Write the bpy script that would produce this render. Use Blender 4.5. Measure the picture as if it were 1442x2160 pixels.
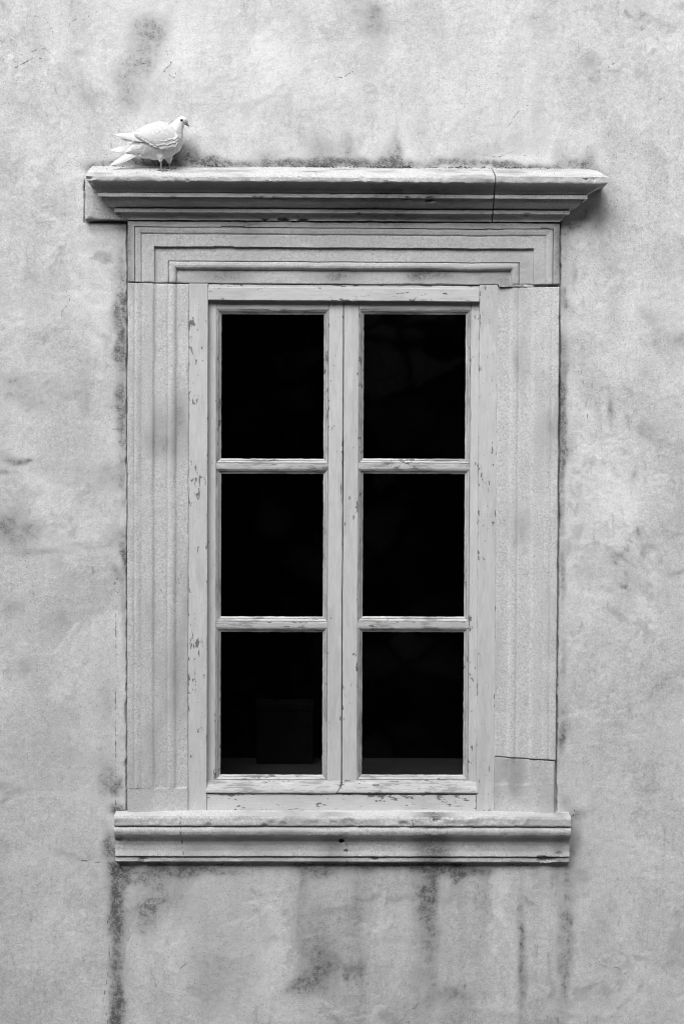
import bpy, math, random
import numpy as np
from mathutils import Vector, Matrix, Euler

R = math.radians
random.seed(7)
rng = np.random.default_rng(7)
scene = bpy.context.scene
for o in list(bpy.data.objects):
    bpy.data.objects.remove(o)

# ------------------------------------------------------------------ camera
W, H, FPX, DIST, ZC = 1442.0, 2160.0, 3500.0, 7.0, 5.0
PITCH, YAW, ROLL = R(-1.45), R(0.67), R(-0.25)
cam_d = bpy.data.cameras.new("camera")
cam = bpy.data.objects.new("camera", cam_d)
scene.collection.objects.link(cam)
cam_d.sensor_fit = 'VERTICAL'
cam_d.sensor_height = 36.0
cam_d.lens = 36.0 * FPX / H
cam_d.clip_end = 500.0
ROT = (Matrix.Rotation(-YAW, 3, 'Z') @ Matrix.Rotation(R(90) + PITCH, 3, 'X') @ Matrix.Rotation(ROLL * -1, 3, 'Z'))
FWD = ROT @ Vector((0, 0, -1))
CAM = Vector((0, 0, ZC)) - FWD * DIST
cam.matrix_world = Matrix.Translation(CAM) @ ROT.to_4x4()
scene.camera = cam

# ------------------------------------------------------------------ sky, sun, exposure
SUN_EL, SUN_AZ = 48.0, 24.0            # azimuth: degrees left of straight out from the wall
world = bpy.data.worlds.new("World")
scene.world = world
world.use_nodes = True
wn = world.node_tree
wn.nodes.clear()
sky = wn.nodes.new('ShaderNodeTexSky')
sky.sky_type = 'NISHITA'
sky.sun_disc = False
sky.sun_elevation = R(SUN_EL)
sky.sun_rotation = R(180.0 + SUN_AZ)
sky.air_density = 1.0
sky.dust_density = 4.0
bw = wn.nodes.new('ShaderNodeRGBToBW')
bg = wn.nodes.new('ShaderNodeBackground')
bg.inputs['Strength'].default_value = 0.11
wo = wn.nodes.new('ShaderNodeOutputWorld')
wn.links.new(sky.outputs[0], bw.inputs[0])
wn.links.new(bw.outputs[0], bg.inputs['Color'])
wn.links.new(bg.outputs[0], wo.inputs['Surface'])

sun_d = bpy.data.lights.new("sun", 'SUN')
sun_d.energy = 1.1
sun_d.angle = R(50)
sun_d.color = (1, 1, 1)
sun = bpy.data.objects.new("sun", sun_d)
scene.collection.objects.link(sun)
sv = Vector((-math.sin(R(SUN_AZ)) * math.cos(R(SUN_EL)), -math.cos(R(SUN_AZ)) * math.cos(R(SUN_EL)), math.sin(R(SUN_EL))))
sun.rotation_euler = sv.to_track_quat('Z', 'Y').to_euler()
sun.location = (-3, -6, 12)

scene.view_settings.view_transform = 'Standard'
scene.view_settings.look = 'None'
scene.view_settings.gamma = 1.0
scene.view_settings.exposure = 1.08
scene.cycles.max_bounces = 5
scene.cycles.diffuse_bounces = 3
scene.cycles.use_denoising = True
scene.cycles.denoiser = 'OPENIMAGEDENOISE'
scene.cycles.denoising_input_passes = 'RGB_ALBEDO_NORMAL'
scene.cycles.denoising_prefilter = 'NONE'
scene.cycles.filter_width = 1.1
scene.cycles.sample_clamp_indirect = 3.0

# ------------------------------------------------------------------ helpers
def P(px, py, q=0.0):
    """Point of the plane q metres in front of the wall seen at a photo position -> (x, z)."""
    d = ROT @ Vector(((px - W / 2) / FPX, -(py - H / 2) / FPX, -1.0))
    t = (-q - CAM.y) / d.y
    p = CAM + d * t
    return p.x, p.z

def PX(px, py, q=0.0): return P(px, py, q)[0]
def PZ(px, py, q=0.0): return P(px, py, q)[1]

def _hash(ix, iy, iz, seed):
    h = (ix.astype(np.int64) * 374761393 + iy.astype(np.int64) * 668265263 + iz.astype(np.int64) * 2147483647 + seed * 974634457) & 0xFFFFFFFF
    h = ((h ^ (h >> 13)) * 1274126177) & 0xFFFFFFFF
    h = ((h ^ (h >> 16)) * 2246822519) & 0xFFFFFFFF
    return ((h ^ (h >> 15)) & 0xFFFFFF) / float(0xFFFFFF)

def vnoise(x, y, z, seed=0):
    x, y, z = np.broadcast_arrays(np.asarray(x, float), np.asarray(y, float), np.asarray(z, float))
    ix, iy, iz = np.floor(x), np.floor(y), np.floor(z)
    fx, fy, fz = x - ix, y - iy, z - iz
    u, v, w = fx * fx * (3 - 2 * fx), fy * fy * (3 - 2 * fy), fz * fz * (3 - 2 * fz)
    def c(a, b, d): return _hash(ix + a, iy + b, iz + d, seed)
    x00 = c(0, 0, 0) * (1 - u) + c(1, 0, 0) * u
    x10 = c(0, 1, 0) * (1 - u) + c(1, 1, 0) * u
    x01 = c(0, 0, 1) * (1 - u) + c(1, 0, 1) * u
    x11 = c(0, 1, 1) * (1 - u) + c(1, 1, 1) * u
    return (x00 * (1 - v) + x10 * v) * (1 - w) + (x01 * (1 - v) + x11 * v) * w

def fbm(x, y, z, scale, octv=4, seed=0, rough=0.5):
    s, a, t = 0.0, 1.0, 0.0
    for k in range(octv):
        s = s + a * (vnoise(np.asarray(x) * scale, np.asarray(y) * scale, np.asarray(z) * scale, seed + k * 17) - 0.5)
        t += a
        a *= rough
        scale *= 2.03
    return s / t * 2.0          # about -1..1, mostly within -.5...5

def link(o, parent=None):
    scene.collection.objects.link(o)
    if parent is not None:
        o.parent = parent
        m = Matrix.Translation(parent.location)
        if parent.parent is not None:
            m = Matrix.Translation(parent.parent.location) @ parent.matrix_parent_inverse @ m
        o.matrix_parent_inverse = m.inverted()
    return o

def mesh_from(name, verts, faces, mat, parent=None, smooth=True, attrs=None, sharp=None):
    """verts (n,3); faces list of int arrays of equal size or a list of lists."""
    me = bpy.data.meshes.new(name)
    verts = np.asarray(verts, dtype=np.float32)
    if isinstance(faces, np.ndarray):
        n, k = faces.shape
        me.vertices.add(len(verts))
        me.vertices.foreach_set('co', verts.ravel())
        me.loops.add(n * k)
        me.loops.foreach_set('vertex_index', faces.astype(np.int32).ravel())
        me.polygons.add(n)
        me.polygons.foreach_set('loop_start', np.arange(0, n * k, k, dtype=np.int32))
        me.polygons.foreach_set('loop_total', np.full(n, k, dtype=np.int32))
        me.update(calc_edges=True)
    else:
        me.from_pydata([tuple(map(float, v)) for v in verts], [], [list(map(int, f)) for f in faces])
    if smooth:
        me.polygons.foreach_set('use_smooth', np.ones(len(me.polygons), dtype=bool))
    for an, av in (attrs or {}).items():
        a = me.attributes.new(an, 'FLOAT', 'POINT')
        a.data.foreach_set('value', np.asarray(av, dtype=np.float32).ravel())
    me.validate()
    if smooth and sharp:
        try:
            me.set_sharp_from_angle(angle=R(sharp))
        except Exception:
            pass
    if mat is not None:
        me.materials.append(mat)
    o = bpy.data.objects.new(name, me)
    return link(o, parent)

def empty(name, loc, parent=None):
    o = bpy.data.objects.new(name, None)
    o.location = loc
    o.empty_display_size = 0.1
    return link(o, parent)

def tag(o, label=None, cat=None, group=None, kind=None):
    for k, v in (('label', label), ('category', cat), ('group', group), ('kind', kind)):
        if v: o[k] = v
    return o

def grid_faces(n, m, off=0):
    i, j = np.meshgrid(np.arange(n - 1), np.arange(m - 1), indexing='ij')
    a = i * m + j
    return np.stack([a, a + m, a + m + 1, a + 1], axis=-1).reshape(-1, 4) + off

def lines(a, b, step, extra=(), edge=(0.0007, 0.0018, 0.0035, 0.006)):
    xs = list(np.arange(a, b, step)) + [a, b] + list(extra)
    for e in edge:
        xs += [a + e, b - e]
    xs = np.array(sorted(x for x in xs if a <= x <= b))
    keep = [xs[0]]
    for x in xs[1:]:
        if x - keep[-1] > 0.00035: keep.append(x)
    keep[-1] = b
    return np.array(keep)

def block(name, x0, x1, z0, z1, qback, qfn, mat, parent=None, step=0.006, ex=(), ez=(), rad=0.003, wob=0.0012, rough=0.0006, chip=0.0, seed=1, warp=None, sharp=50, attrs=None):
    """A stone or timber: relief q = qfn(x, z) towards the viewer, rounded and worn edges, real sides."""
    xs, zs = lines(x0, x1, step, ex), lines(z0, z1, step, ez)
    X, Z = np.meshgrid(xs, zs, indexing='ij')
    q = qfn(X, Z) + np.zeros_like(X)
    if chip:
        cn = np.clip(fbm(X, Z * 1.0, 0.0, 22, 4, seed + 3) * 1.6 - 0.15, 0, 1)
    else:
        cn = 0
    rr = rad + chip * cn
    e = np.minimum(np.minimum(X - x0, x1 - X), np.minimum(Z - z0, z1 - Z))
    t = np.clip(1 - e / rr, 0, 1)
    q = q - rr * (1 - np.sqrt(np.clip(1 - t * t, 0, 1)))
    q = q + rough * 2 * fbm(X, Z, 0.3, 70, 3, seed) + wob * fbm(X, Z, 0.9, 8, 3, seed + 5)
    ox = wob * 1.3 * fbm(X * 0.3, Z, 1.7, 9, 4, seed + 11)
    oz = wob * 1.3 * fbm(X, Z * 0.3, 2.7, 9, 4, seed + 12)
    X2, Z2 = X + ox, Z + oz
    if warp is not None:
        dx, dz = warp(X, Z)
        X2, Z2 = X2 + dx, Z2 + dz
    n, m = X.shape
    front = np.stack([X2, -q, Z2], axis=-1).reshape(-1, 3)
    idx = np.arange(n * m).reshape(n, m)
    loop = np.concatenate([idx[:, 0], idx[-1, 1:], idx[-2::-1, -1], idx[0, -2:0:-1]])
    back = front[loop].copy()
    back[:, 1] = -qback
    k = len(loop)
    bi = n * m + np.arange(k)
    side = np.stack([loop, np.roll(loop, -1), np.roll(bi, -1), bi], axis=-1)
    faces = np.concatenate([grid_faces(n, m)[:, [0, 1, 2, 3]], side])
    at = None
    if attrs is None and mat.name.startswith(('painted', 'sash', 'weathered_rail')):
        attrs = {'edge': lambda X_, Z_: np.exp(-e / 0.007)}
    if attrs:
        at = {}
        for an, fn in attrs.items():
            v = fn(X, Z).reshape(-1)
            at[an] = np.concatenate([v, v[loop]])
    return mesh_from(name, np.concatenate([front, back]), faces, mat, parent, True, at, sharp)

# ------------------------------------------------------------------ node helpers
class N:
    def __init__(self, name):
        self.m = bpy.data.materials.new(name)
        self.m.use_nodes = True
        self.t = self.m.node_tree
        self.t.nodes.clear()
        self.out = self.t.nodes.new('ShaderNodeOutputMaterial')
        tc = self.t.nodes.new('ShaderNodeTexCoord')
        self.co = tc.outputs['Object']
    def put(self, sock, v):
        if isinstance(v, bpy.types.NodeSocket): self.t.links.new(v, sock)
        elif isinstance(v, (int, float)) and sock.type == 'RGBA': sock.default_value = (v, v, v, 1)
        elif isinstance(v, (int, float)) and sock.type == 'VECTOR': sock.default_value = (v, v, v)
        else: sock.default_value = v
    def math(self, op, a, b=0.0, c=None, clamp=False):
        n = self.t.nodes.new('ShaderNodeMath'); n.operation = op; n.use_clamp = clamp
        self.put(n.inputs[0], a); self.put(n.inputs[1], b)
        if c is not None: self.put(n.inputs[2], c)
        return n.outputs[0]
    def add(self, a, b): return self.math('ADD', a, b)
    def sub(self, a, b): return self.math('SUBTRACT', a, b)
    def mul(self, a, b): return self.math('MULTIPLY', a, b)
    def mx(self, a, b): return self.math('MAXIMUM', a, b)
    def noise(self, scale, detail=4, rough=0.55, vec=None, dist=0.0):
        n = self.t.nodes.new('ShaderNodeTexNoise')
        self.put(n.inputs['Scale'], scale); self.put(n.inputs['Detail'], detail); self.put(n.inputs['Roughness'], rough)
        self.put(n.inputs['Distortion'], dist)
        self.t.links.new(vec or self.co, n.inputs['Vector'])
        return n.outputs['Fac']
    def noisec(self, scale, detail=3, vec=None):
        n = self.t.nodes.new('ShaderNodeTexNoise')
        self.put(n.inputs['Scale'], scale); self.put(n.inputs['Detail'], detail)
        self.t.links.new(vec or self.co, n.inputs['Vector'])
        return n.outputs['Color']
    def vor(self, scale, feature='F1', vec=None, rnd=1.0):
        n = self.t.nodes.new('ShaderNodeTexVoronoi'); n.feature = feature
        self.put(n.inputs['Scale'], scale); self.put(n.inputs['Randomness'], rnd)
        self.t.links.new(vec or self.co, n.inputs['Vector'])
        return n
    def map(self, scale=(1, 1, 1), loc=(0, 0, 0), vec=None):
        n = self.t.nodes.new('ShaderNodeMapping')
        n.inputs['Scale'].default_value = scale; n.inputs['Location'].default_value = loc
        self.t.links.new(vec or self.co, n.inputs['Vector'])
        return n.outputs[0]
    def warp(self, scale, amount, vec=None):
        c = self.noisec(scale, 3, vec)
        s = self.t.nodes.new('ShaderNodeVectorMath'); s.operation = 'SUBTRACT'
        self.t.links.new(c, s.inputs[0]); s.inputs[1].default_value = (0.5, 0.5, 0.5)
        k = self.t.nodes.new('ShaderNodeVectorMath'); k.operation = 'SCALE'
        self.t.links.new(s.outputs[0], k.inputs[0]); k.inputs['Scale'].default_value = amount
        a = self.t.nodes.new('ShaderNodeVectorMath'); a.operation = 'ADD'
        self.t.links.new(vec or self.co, a.inputs[0]); self.t.links.new(k.outputs[0], a.inputs[1])
        return a.outputs[0]
    def ss(self, v, a, b, lo=0.0, hi=1.0):
        n = self.t.nodes.new('ShaderNodeMapRange'); n.interpolation_type = 'SMOOTHSTEP'
        self.put(n.inputs['Value'], v); self.put(n.inputs['From Min'], a); self.put(n.inputs['From Max'], b)
        self.put(n.inputs['To Min'], lo); self.put(n.inputs['To Max'], hi)
        return n.outputs[0]
    def attr(self, name):
        n = self.t.nodes.new('ShaderNodeAttribute'); n.attribute_name = name
        return n.outputs['Fac']
    def mixv(self, f, a, b):
        n = self.t.nodes.new('ShaderNodeMix'); n.data_type = 'FLOAT'; n.clamp_factor = True
        self.put(n.inputs[0], f); self.put(n.inputs[2], a); self.put(n.inputs[3], b)
        return n.outputs[0]
    def grey(self, v):
        n = self.t.nodes.new('ShaderNodeCombineColor')
        for i in range(3): self.put(n.inputs[i], v)
        return n.outputs[0]
    def bump(self, h, dist=0.002, strength=0.6, nrm=None):
        n = self.t.nodes.new('ShaderNodeBump')
        n.inputs['Strength'].default_value = strength; n.inputs['Distance'].default_value = dist
        self.put(n.inputs['Height'], h)
        if nrm is not None: self.t.links.new(nrm, n.inputs['Normal'])
        return n.outputs[0]
    def done(self, val, rough=0.9, nrm=None, spec=0.2, sub=None):
        b = self.t.nodes.new('ShaderNodeBsdfPrincipled')
        self.put(b.inputs['Base Color'], self.grey(val) if not isinstance(val, tuple) else val)
        self.put(b.inputs['Roughness'], rough)
        b.inputs['Specular IOR Level'].default_value = spec
        if nrm is not None: self.t.links.new(nrm, b.inputs['Normal'])
        self.t.links.new(b.outputs[0], self.out.inputs['Surface'])
        return self.m

# ------------------------------------------------------------------ materials
def mat_plaster():
    n = N('weathered_plaster')
    st, tone, cr = n.attr('stain_shade'), n.attr('tone'), n.attr('crack')
    fine = n.noise(36, 6, 0.78)
    grain = n.noise(150, 3, 0.7)
    # scratchy float marks, leaning both ways
    scr = n.noise(52, 4, 0.7, n.map((1, 1, 0.22), (4, 0, 1)))
    v = n.add(tone, n.mul(n.sub(fine, 0.5), 0.40))
    v = n.add(v, n.mul(n.sub(grain, 0.5), 0.55))
    v = n.sub(v, n.mul(n.ss(scr, 0.56, 0.74), 0.14))
    # grime and painted shadow: a thin grey wash, then grains of dirt caught in the texture
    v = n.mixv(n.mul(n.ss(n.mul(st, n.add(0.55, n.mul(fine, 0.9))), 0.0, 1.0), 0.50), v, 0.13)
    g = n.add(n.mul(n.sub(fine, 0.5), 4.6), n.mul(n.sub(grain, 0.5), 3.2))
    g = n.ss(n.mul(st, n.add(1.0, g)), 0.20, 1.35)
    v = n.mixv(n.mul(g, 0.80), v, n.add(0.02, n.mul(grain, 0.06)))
    # pits
    vo = n.vor(105)
    pit = n.mul(n.ss(vo.outputs['Distance'], 0.27, 0.12), n.ss(vo.outputs['Color'], n.attr('pits'), n.add(n.attr('pits'), 0.05)))
    v = n.mixv(n.mul(pit, 0.6), v, 0.08)
    # cracks, broken up by the grain
    ck = n.ss(n.math('ABSOLUTE', n.add(cr, n.mul(n.sub(fine, 0.5), 0.013))), 0.0026, 0.0010)
    v = n.mixv(n.mul(ck, n.attr('crackw')), v, 0.04)
    return n.done(v, 0.93, n.bump(n.add(n.noise(150, 3, 0.65), n.mul(fine, 1.2)), 0.0022, 0.45), 0.15)

def mat_stone(name='limestone', base=0.50, grime=0.5):
    n = N(name)
    st = n.attr('stain_shade')
    mid = n.noise(11, 6, 0.68)
    fine = n.noise(70, 3, 0.65)
    grain = n.noise(155, 3, 0.7)
    v = n.add(base, n.mul(n.sub(mid, 0.5), 0.24))
    v = n.add(v, n.mul(n.sub(fine, 0.5), 0.22))
    v = n.add(v, n.mul(n.sub(grain, 0.5), 0.80))
    g = n.add(n.mul(n.sub(mid, 0.5), 2.0), n.add(n.mul(n.sub(grain, 0.5), 3.2), n.mul(n.sub(fine, 0.5), 1.2)))
    g = n.ss(n.mul(st, n.add(1.0, g)), 0.08, 1.2)
    v = n.mixv(n.mul(n.ss(st, 0.0, 1.0), 0.35), v, 0.14)
    g = n.mx(g, n.mul(n.ss(n.add(mid, n.mul(n.sub(grain, 0.5), 0.6)), 0.58, 0.80), grime * 0.5))
    v = n.mixv(n.mul(g, 0.92), v, n.add(0.03, n.mul(grain, 0.06)))
    vo = n.vor(112)
    pit = n.mul(n.ss(vo.outputs['Distance'], 0.24, 0.10), n.ss(n.add(vo.outputs['Color'], n.mul(n.sub(mid, 0.5), 0.6)), 0.74, 0.78))
    v = n.mixv(n.mul(pit, 0.85), v, 0.06)
    ck = n.ss(n.math('ABSOLUTE', n.add(n.attr('crack'), n.mul(n.sub(fine, 0.5), 0.014))), 0.0020, 0.0008)
    v = n.mixv(n.mul(ck, 0.8), v, 0.05)
    return n.done(v, 0.9, n.bump(n.noise(170, 3, 0.68), 0.0022, 0.6), 0.15)

def mat_wood(name, vert, base=0.52, flake=0.5, weather=0.0):
    """old grey-white oil paint on softwood; the grain runs along the member"""
    n = N(name)
    def al(k, loc=(0, 0, 0)): return n.map((1, 1, k) if vert else (k, 1, 1), loc)
    grain = n.noise(190, 3, 0.62, al(0.08))
    run = n.noise(24, 5, 0.62, al(0.28))
    v = n.add(base, n.mul(n.sub(run, 0.5), 0.16))
    v = n.add(v, n.mul(n.sub(grain, 0.5), 0.24))
    # water marks with a soft edge
    wm = n.noise(8, 4, 0.55, al(0.2, (1, 2, 3)))
    v = n.mixv(n.mul(n.ss(wm, 0.57, 0.60), 0.15), v, 0.26)
    # paint worn thin, grey wood between the grain lines
    if weather:
        wt = n.mul(n.ss(n.add(run, n.mul(n.sub(grain, 0.5), 0.9)), 0.50, 0.62), weather)
        v = n.mixv(wt, v, n.add(0.08, n.mul(grain, 0.3)))
        wl = n.mul(n.ss(n.add(n.sub(1.0, run), n.mul(n.sub(grain, 0.5), 0.9)), 0.58, 0.66), weather)
        v = n.mixv(n.mul(wl, 0.6), v, 0.70)
    # flakes lost: islands with a crisp edge
    th = n.add(n.noise(72, 4, 0.6, al(0.38)), n.mul(n.sub(n.noise(4.0, 3, 0.65, n.map((3, 1, 1) if vert else (1, 1, 3))), 0.5), 0.80))
    th = n.add(th, n.mul(n.attr('edge'), 0.11))
    c0 = 0.760 - 0.10 * flake
    fl = n.ss(th, c0, c0 + 0.012)
    v = n.mixv(n.mul(n.ss(th, c0 - 0.025, c0 - 0.002), 0.18), v, 0.72)
    v = n.mixv(fl, v, n.add(0.09, n.mul(grain, 0.16)))
    # nicks and drying cracks along the grain
    ck = n.ss(n.noise(80, 3, 0.5, al(0.085, (3, 1, 2))), 0.705, 0.74)
    v = n.mixv(n.mul(ck, 0.8), v, 0.06)
    vo = n.vor(60)
    dot = n.mul(n.ss(vo.outputs['Distance'], 0.15, 0.08), n.ss(vo.outputs['Color'], 0.72, 0.76))
    v = n.mixv(n.mul(dot, 0.6), v, 0.14)
    return n.done(v, 0.65, n.bump(n.sub(n.mul(grain, 0.5), fl), 0.0012, 0.5), 0.25)

def mat_flat(name, val, var=0.3, scale=12, rough=0.9, bumpd=0.002):
    n = N(name)
    a = n.noise(scale, 6, 0.6); b = n.noise(scale * 9, 3, 0.6)
    v = n.mul(val, n.add(1.0, n.add(n.mul(n.sub(a, 0.5), var * 2), n.mul(n.sub(b, 0.5), var))))
    return n.done(v, rough, n.bump(n.add(a, b), bumpd, 0.5), 0.15)

def mat_glass():
    n = N('old_window_glass')
    tr = n.t.nodes.new('ShaderNodeBsdfTransparent'); tr.inputs[0].default_value = (0.72, 0.72, 0.72, 1)
    gl = n.t.nodes.new('ShaderNodeBsdfGlossy'); gl.inputs['Roughness'].default_value = 0.03
    gl.inputs['Color'].default_value = (1, 1, 1, 1)
    n.t.links.new(n.bump(n.noise(3.5, 2), 0.004, 0.3), gl.inputs['Normal'])
    mx = n.t.nodes.new('ShaderNodeMixShader'); mx.inputs[0].default_value = 0.022
    n.t.links.new(tr.outputs[0], mx.inputs[1]); n.t.links.new(gl.outputs[0], mx.inputs[2])
    # dust specks and the film along the putty
    df = n.t.nodes.new('ShaderNodeBsdfDiffuse'); df.inputs[0].default_value = (0.55, 0.55, 0.55, 1)
    vo = n.vor(60)
    sp = n.mul(n.ss(vo.outputs['Distance'], 0.10, 0.06), n.ss(vo.outputs['Color'], 0.90, 0.915))
    sp = n.mul(sp, n.ss(n.noise(5, 3), 0.42, 0.55))
    mx2 = n.t.nodes.new('ShaderNodeMixShader')
    n.put(mx2.inputs[0], n.mul(sp, 0.3))
    n.t.links.new(mx.outputs[0], mx2.inputs[1]); n.t.links.new(df.outputs[0], mx2.inputs[2])
    n.t.links.new(mx2.outputs[0], n.out.inputs['Surface'])
    return n.m

M_PLASTER = mat_plaster()
M_STONE = mat_stone('limestone', 0.56, 0.4)
M_STONE_C = mat_stone('cornice_limestone', 0.50, 0.9)
M_WV = mat_wood('painted_wood_upright', True, 0.56, 0.75)
M_WH = mat_wood('painted_wood_level', False, 0.58, 1.0)
M_SV = mat_wood('sash_paint_upright', True, 0.56, 0.35)
M_SH = mat_wood('sash_paint_level', False, 0.50, 0.15)
M_SB = mat_wood('weathered_rail_paint', False, 0.50, 0.6, 0.8)
M_BV = mat_wood('bead_paint_upright', True, 0.46, 1.1, 0.75)
M_BH = mat_wood('bead_paint_level', False, 0.56, 0.9, 0.95)
M_GLASS = mat_glass()
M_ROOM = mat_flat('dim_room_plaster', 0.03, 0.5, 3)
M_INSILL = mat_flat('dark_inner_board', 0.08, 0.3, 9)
M_CRUST = mat_flat('dark_lichen', 0.07, 0.6, 60)
M_CRUMB = mat_flat('mortar_crumb', 0.42, 0.3, 80)
M_GROUND = mat_flat('street_paving', 0.16, 0.3, 1.5)
def mat_facade():
    n = N('dark_rubble_facade')
    m = n.warp(1.5, 0.25, n.map((1, 1, 1.5)))
    ve = n.vor(1.6, 'DISTANCE_TO_EDGE', m)
    vc = n.vor(1.6, 'F1', m)
    v = n.mul(n.ss(ve.outputs['Distance'], 0.02, 0.09), n.ss(vc.outputs['Color'], 0.25, 0.95, 0.03, 0.26))
    v = n.mul(n.add(v, 0.02), n.ss(n.noise(0.5, 3), 0.4, 0.62, 0.25, 1.0))
    return n.done(v, 0.9)
M_FACADE = mat_facade()

# ------------------------------------------------------------------ setting: ground, an added house front across the lane
def sheet(name, co, mat, kind='structure'):
    o = mesh_from(name, co, [list(range(len(co)))], mat, None, False)
    return tag(o, kind=kind)
gx = np.linspace(-150, 150, 41)
GX, GY = np.meshgrid(gx, gx, indexing='ij')
GZ = 0.04 * fbm(GX, GY, 0, 0.3, 3, 4)
tag(mesh_from('ground', np.stack([GX, GY, GZ], -1).reshape(-1, 3), grid_faces(41, 41), M_GROUND), kind='structure')

def unseen_house_front():
    """unseen tall house front, added to shade the low sky and be mirrored in the panes"""
    y0, top = -9.8, 11.2
    vs, fs = [], []
    def q4(a, b, c, d):
        k = len(vs); vs.extend([a, b, c, d]); fs.append((k, k + 1, k + 2, k + 3))
    xs = [-40 + 2.5 * i for i in range(33)]
    for i in range(32):
        xa, xb = xs[i], xs[i + 1]
        if i % 2 == 0:
            q4((xa, y0, 0), (xa, y0, top), (xb, y0, top), (xb, y0, 0)); continue
        zz = [0, 0.9, 2.9, 4.3, 6.1, 7.5, 9.2, top]
        wa, wb = xa + 0.75, xb - 0.75
        q4((xa, y0, 0), (xa, y0, top), (wa, y0, top), (wa, y0, 0)); q4((wb, y0, 0), (wb, y0, top), (xb, y0, top), (xb, y0, 0))
        for k in range(7):
            za, zb = zz[k], zz[k + 1]
            if k % 2 == 0: q4((wa, y0, za), (wa, y0, zb), (wb, y0, zb), (wb, y0, za))
            else:
                yb = y0 - 0.25
                q4((wa, yb, za), (wa, yb, zb), (wb, yb, zb), (wb, yb, za))
                q4((wa, yb, za), (wa, y0, za), (wa, y0, zb), (wa, yb, zb)); q4((wb, y0, za), (wb, yb, za), (wb, yb, zb), (wb, y0, zb))
                q4((wa, yb, zb), (wa, y0, zb), (wb, y0, zb), (wb, yb, zb)); q4((wa, y0, za), (wa, yb, za), (wb, yb, za), (wb, y0, za))
    q4((-40, y0, top), (-40, y0 + 0.5, top), (40, y0 + 0.5, top), (40, y0, top))
    q4((-40, y0 + 0.5, top), (-40, y0 + 0.5, top + 0.15), (40, y0 + 0.5, top + 0.15), (40, y0 + 0.5, top))
    q4((-40, y0 + 0.5, top + 0.15), (-40, y0 - 4, top + 1.4), (40, y0 - 4, top + 1.4), (40, y0 + 0.5, top + 0.15))
    return tag(mesh_from('unseen_house_wall', vs, fs, M_FACADE, None, False), kind='structure')
unseen_house_front()

# ------------------------------------------------------------------ key positions of the window (metres)
def avgx(*pts): return sum(PX(*p) for p in pts) / len(pts)
def avgz(*pts): return sum(PZ(*p) for p in pts) / len(pts)
Q_ST = 0.026                                     # proud face of the stone surround
XL = avgx((270, 600, Q_ST), (268, 1600, Q_ST)); XR = avgx((1180, 600, Q_ST), (1171, 1600, Q_ST))
Z_LT = avgz((300, 467.5, Q_ST), (1150, 469.5, Q_ST)); Z_LB = avgz((290, 596, Q_ST), (1160, 600, Q_ST))
Z_SILL = avgz((290, 1714, 0.0), (1160, 1714, 0.0))
Q_FR, Q_SA, Q_GL = -0.014, -0.040, -0.057        # frame face, sash face, glass
FX0 = avgx((399, 700, Q_FR), (396, 1600, Q_FR)); FX1 = avgx((1049, 700, Q_FR), (1042, 1600, Q_FR))
JX0, JX1 = FX0 + 0.001, FX1 - 0.001
print('XL', XL, 'XR', XR, 'frame', FX0, FX1, 'lintel', Z_LB, Z_LT, 'sill', Z_SILL)

# ------------------------------------------------------------------ plaster wall
HOLE = (XL, XR, Z_SILL - 0.03, Z_LT + 0.03)
BX0, BX1 = PX(181, 420, 0.012), XL + 0.01
BZ0, BZ1 = PZ(220, 465, 0.012), PZ(220, 384, 0.012)

def seg_dist(X, Z, poly):
    d = np.full(X.shape, 9.0)
    for (ax, az), (bx, bz) in zip(poly[:-1], poly[1:]):
        vx, vz = bx - ax, bz - az
        t = np.clip(((X - ax) * vx + (Z - az) * vz) / (vx * vx + vz * vz + 1e-12), 0, 1)
        d = np.minimum(d, np.hypot(X - ax - t * vx, Z - az - t * vz))
    return d

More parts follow.
